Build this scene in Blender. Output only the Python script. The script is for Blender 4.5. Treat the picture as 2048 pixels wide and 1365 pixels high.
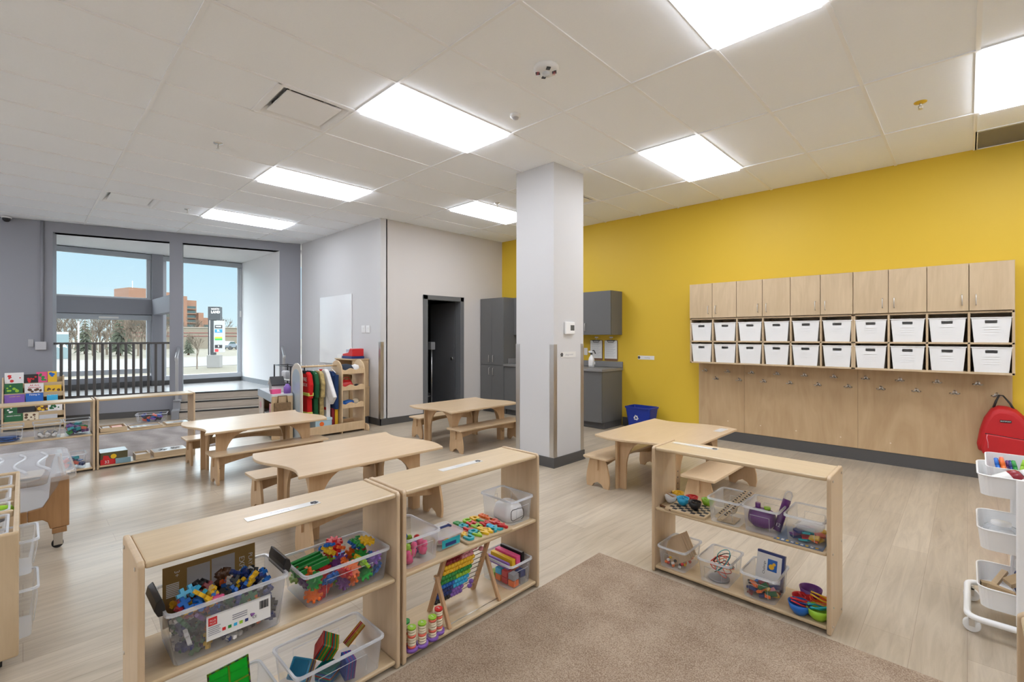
import bpy, bmesh, math, random
from mathutils import Vector, Matrix
for o in list(bpy.data.objects): bpy.data.objects.remove(o, do_unlink=True)
SC = bpy.context.scene
COL = SC.collection
R = math.radians
# ------------------------------------------------------------------ camera
cd = bpy.data.cameras.new('camera'); cam = bpy.data.objects.new('camera', cd); COL.objects.link(cam)
cam.location = (0, 0, 1.41)
cam.rotation_euler = (R(90), 0, R(90) - 0.7933)
cd.sensor_width = 36; cd.lens = 944.3 / 2048 * 36
cd.shift_x = 18.75 / 2048; cd.shift_y = -9.15 / 2048
cd.clip_end = 600
SC.camera = cam
# ------------------------------------------------------------------ exposure, sky, sun
SC.view_settings.view_transform = 'Standard'; SC.view_settings.look = 'None'
SC.view_settings.exposure = 0.0; SC.view_settings.gamma = 1.0
try: SC.cycles.transparent_max_bounces = 32
except Exception: pass
LAMP = 14.0           # radiance of the ceiling panels
HIGH_SKY = 11.0       # sky brightness added above the view to light the room, relative to the horizon
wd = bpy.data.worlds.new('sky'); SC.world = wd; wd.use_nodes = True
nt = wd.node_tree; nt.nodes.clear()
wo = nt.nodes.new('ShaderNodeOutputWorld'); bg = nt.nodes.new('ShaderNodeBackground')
tc = nt.nodes.new('ShaderNodeTexCoord'); sx = nt.nodes.new('ShaderNodeSeparateXYZ')
rp = nt.nodes.new('ShaderNodeValToRGB')
rp.color_ramp.elements[0].position = 0.0; rp.color_ramp.elements[0].color = (0.78, 0.97, 1.05, 1)
rp.color_ramp.elements[1].position = 0.13; rp.color_ramp.elements[1].color = (0.60, 0.87, 1.04, 1)
e3 = rp.color_ramp.elements.new(0.36); e3.color = (0.90, 0.95, 1.0, 1)
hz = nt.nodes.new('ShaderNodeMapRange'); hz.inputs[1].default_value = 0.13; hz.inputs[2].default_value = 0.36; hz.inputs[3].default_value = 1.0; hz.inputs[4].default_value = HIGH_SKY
ns = nt.nodes.new('ShaderNodeTexNoise'); ns.inputs['Scale'].default_value = 3.0
mp = nt.nodes.new('ShaderNodeMapping'); mp.inputs['Scale'].default_value = (1, 1, 6)
cr = nt.nodes.new('ShaderNodeValToRGB'); cr.color_ramp.elements[0].position = 0.5; cr.color_ramp.elements[1].position = 0.85
cr.color_ramp.elements[0].color = (0, 0, 0, 1); cr.color_ramp.elements[1].color = (0.5, 0.5, 0.5, 1)
mx = nt.nodes.new('ShaderNodeMixRGB'); mx.inputs[2].default_value = (0.90, 0.97, 1.0, 1)
L = nt.links.new
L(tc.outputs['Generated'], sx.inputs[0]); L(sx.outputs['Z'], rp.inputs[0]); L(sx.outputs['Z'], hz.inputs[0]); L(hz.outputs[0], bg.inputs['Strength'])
L(tc.outputs['Generated'], mp.inputs[0]); L(mp.outputs[0], ns.inputs['Vector']); L(ns.outputs['Fac'], cr.inputs[0])
L(cr.outputs[0], mx.inputs[0]); L(rp.outputs[0], mx.inputs[1]); L(mx.outputs[0], bg.inputs['Color'])
L(bg.outputs[0], wo.inputs[0])
sd = bpy.data.lights.new('sun', 'SUN'); sd.energy = 2.4; sd.angle = R(0.6); sd.color = (1, 0.95, 0.87)
sun = bpy.data.objects.new('sun', sd); COL.objects.link(sun)
sun.rotation_euler = Vector((-0.72, -0.35, -0.6)).to_track_quat('-Z', 'Y').to_euler()   # sun stands behind the building
# ------------------------------------------------------------------ helpers
OFF = {}

class MB:
    """collects faces; build() links them as ONE mesh object"""
    def __init__(s): s.v = []; s.f = []; s.m = []; s.s = []
    def add(s, vs, fs, mi=0, sm=False, M=None):
        b = len(s.v)
        s.v += [tuple(M @ Vector(p)) if M is not None else tuple(p) for p in vs]
        for f in fs: s.f.append([b + i for i in f]); s.m.append(mi); s.s.append(sm)
        return s
    def box(s, x0, x1, y0, y1, z0, z1, mi=0, M=None):
        v = [(x, y, z) for z in (z0, z1) for x, y in ((x0, y0), (x1, y0), (x1, y1), (x0, y1))]
        return s.add(v, [(3, 2, 1, 0), (4, 5, 6, 7), (0, 1, 5, 4), (1, 2, 6, 5), (2, 3, 7, 6), (3, 0, 4, 7)], mi, False, M)
    def loft(s, rings, c0=True, c1=True, mi=0, sm=False, M=None, closed=True):
        n = len(rings[0]); v = [p for r in rings for p in r]; f = []
        for k in range(len(rings) - 1):
            for i in range(n if closed else n - 1):
                j = (i + 1) % n
                f.append((k * n + i, k * n + j, (k + 1) * n + j, (k + 1) * n + i))
        s.add(v, f, mi, sm, M)
        if c0: s.add(rings[0], [tuple(range(n - 1, -1, -1))], mi, False, M)
        if c1: s.add(rings[-1], [tuple(range(n))], mi, False, M)
        return s
    def cyl(s, p0, p1, r0, r1=None, n=14, mi=0, caps=True, M=None):
        r1 = r0 if r1 is None else r1
        p0 = Vector(p0); p1 = Vector(p1); d = (p1 - p0).normalized()
        a = d.orthogonal().normalized(); b = d.cross(a)
        rg = []
        for p, r in ((p0, r0), (p1, r1)):
            rg.append([tuple(p + a * (r * math.cos(2 * math.pi * i / n)) + b * (r * math.sin(2 * math.pi * i / n))) for i in range(n)])
        return s.loft(rg, caps, caps, mi, True, M)
    def lathe(s, prof, c=(0, 0, 0), n=24, mi=0, M=None, c0=False, c1=False):
        rg = [[(c[0] + r * math.cos(2 * math.pi * i / n), c[1] + r * math.sin(2 * math.pi * i / n), c[2] + z) for i in range(n)] for r, z in prof]
        return s.loft(rg, c0, c1, mi, True, M)
    def prism(s, poly, d0, d1, ax='z', mi=0, M=None):
        g = {'z': lambda p, d: (p[0], p[1], d), 'y': lambda p, d: (p[0], d, p[1]), 'x': lambda p, d: (d, p[0], p[1])}[ax]
        return s.loft([[g(p, d0) for p in poly], [g(p, d1) for p in poly]], True, True, mi, False, M)
    def tube(s, pts, r, n=8, mi=0, M=None, caps=True):
        pts = [Vector(p) for p in pts]; rg = []; a = None
        for i, p in enumerate(pts):
            d = ((pts[i + 1] - p) if i == 0 else (p - pts[i - 1]) if i == len(pts) - 1 else (pts[i + 1] - pts[i - 1])).normalized()
            a = d.orthogonal().normalized() if a is None else (a - d * a.dot(d)).normalized()
            b = d.cross(a); q = r[i] if isinstance(r, (list, tuple)) else r
            rg.append([tuple(p + a * (q * math.cos(2 * math.pi * k / n)) + b * (q * math.sin(2 * math.pi * k / n))) for k in range(n)])
        return s.loft(rg, caps, caps, mi, True, M)
    def sph(s, c, r, n=12, mi=0, sc=(1, 1, 1), M=None):
        m = n // 2; rg = []
        for k in range(1, m):
            t = math.pi * k / m
            rg.append([(c[0] + sc[0] * r * math.sin(t) * math.cos(2 * math.pi * i / n), c[1] + sc[1] * r * math.sin(t) * math.sin(2 * math.pi * i / n), c[2] - sc[2] * r * math.cos(t)) for i in range(n)])
        s.loft(rg, False, False, mi, True, M)
        b = (c[0], c[1], c[2] - sc[2] * r); t = (c[0], c[1], c[2] + sc[2] * r)
        s.add(rg[0] + [b], [((i + 1) % n, i, n) for i in range(n)], mi, True, M)
        s.add(rg[-1] + [t], [(i, (i + 1) % n, n) for i in range(n)], mi, True, M)
        return s
    def build(s, name, mats, parent=None, bev=0, seg=2, world=True, fix=True):
        if not isinstance(mats, (list, tuple)): mats = [mats]
        me = bpy.data.meshes.new(name)
        T = OFF.get(parent.name) if (parent is not None and world) else None
        vs = [tuple(T @ Vector(p)) for p in s.v] if T is not None else s.v
        me.from_pydata(vs, [], s.f)
        for m in mats: me.materials.append(m)
        me.polygons.foreach_set('material_index', s.m); me.polygons.foreach_set('use_smooth', s.s)
        if fix:
            bm = bmesh.new(); bm.from_mesh(me)
            bmesh.ops.remove_doubles(bm, verts=bm.verts, dist=1e-6)
            bmesh.ops.recalc_face_normals(bm, faces=bm.faces); bm.to_mesh(me); bm.free()
        o = bpy.data.objects.new(name, me); COL.objects.link(o)
        if parent is not None:
            o.parent = parent
            if parent.name in OFF: OFF[o.name] = OFF[parent.name]
        if bev:
            b = o.modifiers.new('bevel', 'BEVEL'); b.width = bev; b.segments = seg; b.limit_method = 'ANGLE'; b.angle_limit = R(40)
            b.harden_normals = False
        return o

def tag(o, label=None, cat=None, group=None, kind=None):
    if label: o['label'] = label
    if cat: o['category'] = cat
    if group: o['group'] = group
    if kind: o['kind'] = kind
    return o

def thing(name, label, cat, loc=(0, 0, 0), rz=0, group=None, kind=None, rot=None):
    """an Empty at the thing's base; parts given in world coordinates are brought into its frame"""
    o = bpy.data.objects.new(name, None); COL.objects.link(o)
    o.empty_display_size = 0.05
    o.location = loc; o.rotation_euler = rot if rot else (0, 0, rz)
    OFF[o.name] = (Matrix.Translation(loc) @ o.rotation_euler.to_matrix().to_4x4()).inverted()
    return tag(o, label, cat, group, kind)

def place(o, loc, rz=0, rot=None):
    o.location = loc; o.rotation_euler = rot if rot else (0, 0, rz); return o

def dup(o, loc=None, rz=None, label=None, group=None, rot=None, cat=None):
    def rec(src, par):
        c = src.copy(); COL.objects.link(c)
        if par is not None: c.parent = par
        for ch in src.children: rec(ch, c)
        return c
    r = rec(o, None)
    if loc is not None: r.location = loc
    if rz is not None: r.rotation_euler = (0, 0, rz)
    if rot is not None: r.rotation_euler = rot
    return tag(r, label, cat, group)

def struct(name, mb, mat, parent=None, bev=0, world=True):
    o = mb.build(name, mat, parent, bev, world=world)
    if parent is None: o['kind'] = 'structure'
    return o

def rr(lx, ly, r, n=4, cx=0, cy=0):
    p = []
    for (sx_, sy_, a0) in ((1, -1, -90), (1, 1, 0), (-1, 1, 90), (-1, -1, 180)):
        for k in range(n + 1):
            a = R(a0 + 90 * k / n)
            p.append((cx + sx_ * (lx / 2 - r) + r * math.cos(a), cy + sy_ * (ly / 2 - r) + r * math.sin(a)))
    return p

def ring(poly, z): return [(x, y, z) for x, y in poly]

# ------------------------------------------------------------------ materials
MC = {}
def nodes_of(name):
    m = bpy.data.materials.new(name); m.use_nodes = True
    return m, m.node_tree, m.node_tree.nodes['Principled BSDF']

def pm(name, color, rough=0.5, metal=0.0, spec=0.5, var=0.0, vscale=8, vstretch=(1, 1, 1), bump=0.0, bscale=60, coat=0.0, alpha=1):
    """plain paint / plastic / metal with a little procedural variation"""
    if name in MC: return MC[name]
    m, t, p = nodes_of(name); MC[name] = m
    p.inputs['Roughness'].default_value = rough; p.inputs['Metallic'].default_value = metal
    p.inputs['Specular IOR Level'].default_value = spec
    p.inputs['Coat Weight'].default_value = coat; p.inputs['Coat Roughness'].default_value = 0.15
    c = tuple(color) + (1,)
    p.inputs['Base Color'].default_value = c
    if var or bump:
        tc = t.nodes.new('ShaderNodeTexCoord'); mp = t.nodes.new('ShaderNodeMapping'); mp.inputs['Scale'].default_value = vstretch
        t.links.new(tc.outputs['Object'], mp.inputs[0])
        if var:
            n = t.nodes.new('ShaderNodeTexNoise'); n.inputs['Scale'].default_value = vscale; n.inputs['Detail'].default_value = 5
            r = t.nodes.new('ShaderNodeMixRGB'); r.inputs[1].default_value = tuple(x * (1 - var) for x in color) + (1,); r.inputs[2].default_value = tuple(min(1, x * (1 + var)) for x in color) + (1,)
            t.links.new(mp.outputs[0], n.inputs['Vector']); t.links.new(n.outputs['Fac'], r.inputs[0]); t.links.new(r.outputs[0], p.inputs['Base Color'])
        if bump:
            n2 = t.nodes.new('ShaderNodeTexNoise'); n2.inputs['Scale'].default_value = bscale
            b = t.nodes.new('ShaderNodeBump'); b.inputs['Strength'].default_value = bump; b.inputs['Distance'].default_value = 0.002
            t.links.new(tc.outputs['Object'], n2.inputs['Vector']); t.links.new(n2.outputs['Fac'], b.inputs['Height']); t.links.new(b.outputs[0], p.inputs['Normal'])
    return m

def wood(name, c1, c2, axis='x', rough=0.38, scale=1.0, fig=0.5, coat=0.0):
    """clear-lacquered birch / maple: fine grain drawn out along one axis plus soft figure"""
    if name in MC: return MC[name]
    m, t, p = nodes_of(name); MC[name] = m
    tc = t.nodes.new('ShaderNodeTexCoord'); mp = t.nodes.new('ShaderNodeMapping'); mp2 = t.nodes.new('ShaderNodeMapping')
    st = {'x': (1.2, 22, 22), 'y': (22, 1.2, 22), 'z': (22, 22, 1.2)}[axis]
    s2 = {'x': (0.8, 3.5, 3.5), 'y': (3.5, 0.8, 3.5), 'z': (3.5, 3.5, 0.8)}[axis]
    mp.inputs['Scale'].default_value = tuple(x * scale for x in st); mp2.inputs['Scale'].default_value = tuple(x * scale for x in s2)
    n1 = t.nodes.new('ShaderNodeTexNoise'); n1.inputs['Scale'].default_value = 2.2; n1.inputs['Detail'].default_value = 8; n1.inputs['Roughness'].default_value = 0.65
    n2 = t.nodes.new('ShaderNodeTexNoise'); n2.inputs['Scale'].default_value = 1.6; n2.inputs['Detail'].default_value = 3; n2.inputs['Distortion'].default_value = 2.2
    ad = t.nodes.new('ShaderNodeMixRGB'); ad.inputs[0].default_value = fig
    rp = t.nodes.new('ShaderNodeValToRGB'); rp.color_ramp.elements[0].position = 0.32; rp.color_ramp.elements[1].position = 0.68
    rp.color_ramp.elements[0].color = tuple(c1) + (1,); rp.color_ramp.elements[1].color = tuple(c2) + (1,)
    l = t.links.new
    l(tc.outputs['Object'], mp.inputs[0]); l(tc.outputs['Object'], mp2.inputs[0])
    l(mp.outputs[0], n1.inputs['Vector']); l(mp2.outputs[0], n2.inputs['Vector'])
    l(n1.outputs['Fac'], ad.inputs[1]); l(n2.outputs['Fac'], ad.inputs[2]); l(ad.outputs[0], rp.inputs[0]); l(rp.outputs[0], p.inputs['Base Color'])
    p.inputs['Roughness'].default_value = rough; p.inputs['Specular IOR Level'].default_value = 0.45
    p.inputs['Coat Weight'].default_value = coat; p.inputs['Coat Roughness'].default_value = 0.2
    return m

def clear(name, tint=(0.96, 0.97, 0.98), body=0.10, rough=0.12, col=(0.95, 0.96, 0.98), edge=0.5):
    """thin clear plastic or glass: see-through, more body at grazing angles, glossy"""
    if name in MC: return MC[name]
    m, t, p = nodes_of(name); MC[name] = m
    p.inputs['Base Color'].default_value = tuple(col) + (1,); p.inputs['Roughness'].default_value = rough
    p.inputs['Specular IOR Level'].default_value = 0.6
    tr = t.nodes.new('ShaderNodeBsdfTransparent'); tr.inputs[0].default_value = tuple(tint) + (1,)
    lw = t.nodes.new('ShaderNodeLayerWeight'); lw.inputs[0].default_value = 0.35
    ma = t.nodes.new('ShaderNodeMath'); ma.operation = 'MULTIPLY_ADD'; ma.inputs[1].default_value = edge; ma.inputs[2].default_value = body; ma.use_clamp = True
    ms = t.nodes.new('ShaderNodeMixShader'); l = t.links.new
    l(lw.outputs['Fresnel'], ma.inputs[0]); l(ma.outputs[0], ms.inputs[0]); l(tr.outputs[0], ms.inputs[1]); l(p.outputs[0], ms.inputs[2])
    l(ms.outputs[0], t.nodes['Material Output'].inputs[0])
    return m

def glow(name, color, strength):
    if name in MC: return MC[name]
    m = bpy.data.materials.new(name); m.use_nodes = True; MC[name] = m
    t = m.node_tree; t.nodes.clear()
    e = t.nodes.new('ShaderNodeEmission'); e.inputs[0].default_value = tuple(color) + (1,); e.inputs[1].default_value = strength
    o = t.nodes.new('ShaderNodeOutputMaterial'); t.links.new(e.outputs[0], o.inputs[0]); return m

def floor_mat():
    m, t, p = nodes_of('oak_vinyl_plank'); l = t.links.new
    tc = t.nodes.new('ShaderNodeTexCoord'); mp = t.nodes.new('ShaderNodeMapping'); mp.inputs['Rotation'].default_value = (0, 0, R(90))
    br = t.nodes.new('ShaderNodeTexBrick'); br.offset = 0.37; br.inputs['Scale'].default_value = 1.0
    br.inputs['Brick Width'].default_value = 1.22; br.inputs['Row Height'].default_value = 0.182; br.inputs['Mortar Size'].default_value = 0.0012
    br.inputs['Color1'].default_value = (0.52, 0.445, 0.345, 1); br.inputs['Color2'].default_value = (0.44, 0.37, 0.28, 1); br.inputs['Mortar'].default_value = (0.33, 0.26, 0.19, 1)
    br.inputs['Bias'].default_value = 0.1
    l(tc.outputs['Object'], mp.inputs[0]); l(mp.outputs[0], br.inputs['Vector'])
    m2 = t.nodes.new('ShaderNodeMapping'); m2.inputs['Scale'].default_value = (16, 1.3, 1)
    n = t.nodes.new('ShaderNodeTexNoise'); n.inputs['Scale'].default_value = 1.5; n.inputs['Detail'].default_value = 9; n.inputs['Roughness'].default_value = 0.62; n.inputs['Distortion'].default_value = 0.8
    l(tc.outputs['Object'], m2.inputs[0]); l(m2.outputs[0], n.inputs['Vector'])
    rp = t.nodes.new('ShaderNodeValToRGB'); rp.color_ramp.elements[0].position = 0.3; rp.color_ramp.elements[0].color = (0.70, 0.67, 0.64, 1)
    rp.color_ramp.elements[1].position = 0.62; rp.color_ramp.elements[1].color = (1.06, 1.06, 1.05, 1)
    l(n.outputs['Fac'], rp.inputs[0])
    mu = t.nodes.new('ShaderNodeMixRGB'); mu.blend_type = 'MULTIPLY'; mu.inputs[0].default_value = 0.75
    l(br.outputs['Color'], mu.inputs[1]); l(rp.outputs[0], mu.inputs[2]); l(mu.outputs[0], p.inputs['Base Color'])
    r2 = t.nodes.new('ShaderNodeMapRange'); r2.inputs[3].default_value = 0.24; r2.inputs[4].default_value = 0.36
    l(n.outputs['Fac'], r2.inputs[0]); l(r2.outputs[0], p.inputs['Roughness']); p.inputs['Specular IOR Level'].default_value = 0.5
    return m

def carpet_mat(name, c1, c2, big=0.0):
    m, t, p = nodes_of(name); l = t.links.new
    tc = t.nodes.new('ShaderNodeTexCoord')
    n = t.nodes.new('ShaderNodeTexNoise'); n.inputs['Scale'].default_value = 190; n.inputs['Detail'].default_value = 2
    n2 = t.nodes.new('ShaderNodeTexNoise'); n2.inputs['Scale'].default_value = 5; n2.inputs['Detail'].default_value = 4
    mi = t.nodes.new('ShaderNodeMixRGB'); mi.inputs[0].default_value = 0.3
    l(tc.outputs['Object'], n.inputs['Vector']); l(tc.outputs['Object'], n2.inputs['Vector']); l(n.outputs['Fac'], mi.inputs[1]); l(n2.outputs['Fac'], mi.inputs[2])
    rp = t.nodes.new('ShaderNodeValToRGB'); rp.color_ramp.elements[0].position = 0.36; rp.color_ramp.elements[1].position = 0.64
    rp.color_ramp.elements[0].color = tuple(c1) + (1,); rp.color_ramp.elements[1].color = tuple(c2) + (1,)
    l(mi.outputs[0], rp.inputs[0]); out = rp.outputs[0]
    if big:
        mp = t.nodes.new('ShaderNodeMapping'); mp.inputs['Scale'].default_value = (1.1, 1.1, 1)
        w = t.nodes.new('ShaderNodeTexWave'); w.wave_type = 'RINGS'; w.inputs['Scale'].default_value = 0.9; w.inputs['Distortion'].default_value = 6; w.inputs['Detail'].default_value = 1
        l(tc.outputs['Object'], mp.inputs[0]); l(mp.outputs[0], w.inputs['Vector'])
        mm = t.nodes.new('ShaderNodeMixRGB'); mm.blend_type = 'MULTIPLY'; mm.inputs[0].default_value = big
        l(out, mm.inputs[1]); l(w.outputs['Color'], mm.inputs[2]); out = mm.outputs[0]
    l(out, p.inputs['Base Color']); p.inputs['Roughness'].default_value = 0.95; p.inputs['Specular IOR Level'].default_value = 0.1
    b = t.nodes.new('ShaderNodeBump'); b.inputs['Strength'].default_value = 0.7; b.inputs['Distance'].default_value = 0.006
    l(n.outputs['Fac'], b.inputs['Height']); l(b.outputs[0], p.inputs['Normal'])
    return m

BIRCH = wood('birch_ply', (0.51, 0.38, 0.225), (0.63, 0.485, 0.305), 'x', rough=0.3)
BIRCHZ = wood('birch_ply_upright', (0.54, 0.395, 0.245), (0.66, 0.50, 0.33), 'z', rough=0.34)
BIRCHY = wood('birch_ply_cross', (0.52, 0.39, 0.24), (0.64, 0.50, 0.33), 'y')
MAPLE = wood('maple_top', (0.57, 0.415, 0.255), (0.64, 0.48, 0.31), 'y', rough=0.3)
MAPLEL = wood('maple_leg', (0.50, 0.325, 0.175), (0.62, 0.43, 0.255), 'z')
EDGE = wood('ply_edge', (0.55, 0.42, 0.29), (0.78, 0.66, 0.50), 'x', scale=3)
CABW = wood('birch_cabinet', (0.50, 0.37, 0.225), (0.62, 0.475, 0.305), 'z', fig=0.6)
PANELW = wood('birch_panel', (0.46, 0.31, 0.165), (0.57, 0.405, 0.23), 'z', fig=0.75, scale=0.8)
OAKD = wood('beech_brown', (0.33, 0.17, 0.07), (0.44, 0.245, 0.11), 'z', fig=0.3)
BEECH = wood('beech_toy', (0.42, 0.24, 0.12), (0.54, 0.34, 0.18), 'z')
FLOOR = floor_mat()
P_BEIGE = pm('paint_warm_grey', (0.62, 0.585, 0.555), 0.55, spec=0.3, bump=0.05, bscale=220)
P_COOL = pm('paint_light_grey', (0.62, 0.615, 0.615), 0.5, spec=0.35, bump=0.05, bscale=220)
P_DARK = pm('paint_mid_grey', (0.29, 0.295, 0.325), 0.55, spec=0.3, bump=0.05, bscale=220)
P_ALC = pm('paint_alcove_white', (0.84, 0.84, 0.85), 0.55, spec=0.3)
P_YEL = pm('paint_yellow', (0.72, 0.485, 0.042), 0.5, spec=0.3, bump=0.05, bscale=220)
P_CEIL = pm('ceiling_tile_white', (0.925, 0.955, 0.99), 0.85, spec=0.2, var=0.02, vscale=60, bump=0.25, bscale=320)
TEE = pm('grid_white', (0.90, 0.91, 0.92), 0.4)
BASEB = pm('vinyl_base_grey', (0.085, 0.082, 0.08), 0.45)
BASEB2 = pm('vinyl_base_light', (0.25, 0.27, 0.29), 0.45)
KGREY = pm('laminate_grey', (0.135, 0.135, 0.132), 0.42, spec=0.4, var=0.05, vscale=3)
KTOP = pm('laminate_counter', (0.22, 0.215, 0.21), 0.35, var=0.08, vscale=90)
STEEL = pm('brushed_steel', (0.60, 0.59, 0.57), 0.32, metal=1.0, var=0.06, vscale=20, vstretch=(30, 30, 1))
NICKEL = pm('satin_nickel', (0.62, 0.60, 0.57), 0.28, metal=1.0)
ALU = pm('window_aluminium', (0.55, 0.58, 0.62), 0.4, metal=0.3)
WHITE = pm('white_plastic', (0.82, 0.82, 0.81), 0.35)
WHITEM = pm('white_metal', (0.84, 0.84, 0.83), 0.3)
BLACK = pm('black_plastic', (0.015, 0.015, 0.016), 0.35)
RUBBER = pm('black_rubber', (0.02, 0.02, 0.02), 0.7)
PAPER = pm('paper_white', (0.80, 0.80, 0.78), 0.6)
LAMI = pm('laminated_paper', (0.78, 0.77, 0.74), 0.2, coat=0.4)
INK = pm('ink_black', (0.02, 0.02, 0.025), 0.6)
INKG = pm('ink_grey', (0.30, 0.30, 0.34), 0.6)
CLEAR = clear('clear_plastic', body=0.035, edge=0.34)
CLEARF = clear('frosted_plastic', tint=(0.95, 0.96, 0.97), body=0.13, rough=0.3, edge=0.4)
CRIM = clear('clear_plastic_rim', tint=(0.92, 0.94, 0.96), body=0.34, rough=0.15, edge=0.5)
GLASS = clear('window_glass', tint=(0.97, 0.985, 0.98), body=0.005, rough=0.01, edge=0.22)
RUG1 = carpet_mat('carpet_taupe', (0.22, 0.15, 0.10), (0.46, 0.36, 0.265))
RUG2 = carpet_mat('carpet_grey_brown', (0.29, 0.25, 0.235), (0.46, 0.42, 0.40), big=0.25)
def pl(c, rough=0.35):
    """coloured toy plastic by name"""
    cols = dict(red=(0.62, 0.02, 0.025), orange=(0.85, 0.16, 0.02), yellow=(0.82, 0.50, 0.02), green=(0.02, 0.26, 0.045), lime=(0.30, 0.55, 0.03), blue=(0.01, 0.13, 0.50), navy=(0.012, 0.03, 0.16),
        sky=(0.03, 0.42, 0.72), teal=(0.015, 0.36, 0.42), purple=(0.14, 0.035, 0.20), violet=(0.22, 0.10, 0.42), pink=(0.80, 0.09, 0.26), rose=(0.72, 0.30, 0.36), white=(0.82, 0.80, 0.78), black=(0.012, 0.012, 0.014), brown=(0.12, 0.05, 0.02),
        grey=(0.30, 0.30, 0.31), cream=(0.76, 0.66, 0.48), maroon=(0.25, 0.01, 0.02), forest=(0.01, 0.12, 0.035), coral=(0.80, 0.16, 0.10), silver=(0.55, 0.55, 0.56))
    return pm('toy_' + c, cols[c], rough, var=0.04, vscale=30)

_tx = {}
def text(s, size, mat, parent, M, name='lettering', ext=0.0006, sx=1.0, bold=0.0):
    """lettering as a thin mesh; M takes the text plane (x right, y up, z out) to the parent's frame (world when parent is None)"""
    k = (s, bold)
    if k not in _tx:
        c = bpy.data.curves.new('t', 'FONT'); c.body = s; c.align_x = 'CENTER'; c.align_y = 'CENTER'; c.size = 1; c.resolution_u = 2; c.offset = bold
        o = bpy.data.objects.new('t', c); COL.objects.link(o)
        dg = bpy.context.evaluated_depsgraph_get()
        me = bpy.data.meshes.new_from_object(o.evaluated_get(dg)); 
        _tx[k] = ([tuple(v.co) for v in me.vertices], [tuple(p.vertices) for p in me.polygons])
        bpy.data.objects.remove(o, do_unlink=True); bpy.data.curves.remove(c)
    v, f = _tx[k]
    S = Matrix.Diagonal((size * sx, size, 1, 1))
    mb = MB()
    mb.add([(p[0], p[1], ext) for p in v], f, 0, False, M @ S)
    return mb.build(name, mat, parent, fix=False)

def frame(o, x, y):
    """matrix from origin and two in-plane axes"""
    x = Vector(x).normalized(); y = Vector(y).normalized(); z = x.cross(y)
    return Matrix(((x[0], y[0], z[0], o[0]), (x[1], y[1], z[1], o[1]), (x[2], y[2], z[2], o[2]), (0, 0, 0, 1)))
# ================================================================== THE ROOM
CZ = 3.28
PZ = 0.39                              # raised alcove floor
WRZ = math.atan2(-0.9642, -0.2651)     # window wall runs at an angle to the rest of the room
def WW(x, y, z=0):                     # window-wall frame: x along the wall (to the left), y into the room
    return (-9.62 - 0.2651 * x + 0.9642 * y, 3.945 - 0.9642 * x - 0.2651 * y, z)
MW = Matrix(((-0.2651, 0.9642, 0, -9.62), (-0.9642, -0.2651, 0, 3.945), (0, 0, 1, 0), (0, 0, 0, 1)))
struct('floor', MB().box(-12.15, 3.7, -3.7, 6.8, -0.12, 0), FLOOR)
# ---- ceiling: lay-in tiles (cells with lights or diffusers left open), grid, plenum deck
X0g, Y0g, TX, TY = -2.997, 0.719, 0.6096, 1.2192
lights = [(-3.607, 1.938), (-6.045, 1.938), (-8.483, 1.938), (-1.168, 1.938), (1.270, 1.938), (-5.435, 4.377), (-2.387, 4.377), (0.051, 4.377), (2.489, 4.377),
          (-3.607, -2.939), (-6.045, -2.939), (-8.483, -2.939), (-1.168, -2.939), (1.270, -2.939), (-10.312, -2.939)]
vents = [(-4.216, 1.3287, 0.6096), (-8.483, 0.719, 0.6096), (-4.216, 4.987, 0.6096), (0.051, 6.112, 0.58)]
ce = MB(); gr = MB()
for i in range(-11, 16):
    x1 = X0g - TX * i; x0 = x1 - TX
    for j in range(-4, 6):
        y0 = Y0g + TY * j; y1 = min(y0 + TY, 6.69); y0 = max(y0, -3.6)
        if y1 <= y0: continue
        if any(abs(lx - x0) < 0.02 and abs(ly - y0) < 0.02 for lx, ly in lights): continue
        vv = [v for v in vents if abs(v[0] - x0) < 0.02 and y0 - 0.02 <= v[1] < y1 - 0.05]
        segs = [(y0, y1)]
        for v in vv:
            segs = [s for s in ((y0, v[1]), (v[1] + v[2], y1)) if s[1] - s[0] > 0.03]
            for yy in (v[1], v[1] + v[2]):
                if y0 + 0.05 < yy < y1 - 0.05: gr.box(x0, x1, yy - 0.012, yy + 0.012, CZ - 0.004, CZ + 0.03)
        for a, b in segs: ce.box(x0 + 0.004, x1 - 0.004, a + 0.004, b - 0.004, CZ + 0.003, CZ + 0.02)
for i in range(-11, 17):
    x1 = X0g - TX * i; gr.box(x1 - 0.012, x1 + 0.012, -3.6, 6.69, CZ - 0.004, CZ + 0.03)
for j in range(-3, 6):
    y0 = Y0g + TY * j
    if y0 < 6.69: gr.box(-12.1, 3.6, y0 - 0.012, y0 + 0.012, CZ - 0.005, CZ + 0.03)
struct('ceiling', ce, P_CEIL)
struct('trim_1', gr, TEE)
struct('ceiling_deck', MB().box(-12.2, 3.7, -3.7, 6.8, CZ + 0.22, CZ + 0.3), pm('deck', (0.3, 0.3, 0.3)))
# ---- window wall with two openings, column between them
wl = MB()
for a, b, z0, z1 in ((0, 0.39, 0, CZ), (0.39, 3.74, 3.11, CZ), (1.986, 2.179, 0, 3.11), (2.179, 3.74, 0, PZ), (3.74, 7.95, 0, CZ)):
    wl.box(a, b, -0.2, 0, z0, z1, M=MW)
struct('wall_left', wl, P_DARK)
bb = MB()
bb.box(2.179, 7.9, 0, 0.012, 0, 0.105, M=MW); bb.box(0, 0.3, 0, 0.012, 0, 0.105, M=MW)
struct('baseboard_left', bb, BASEB)
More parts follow.
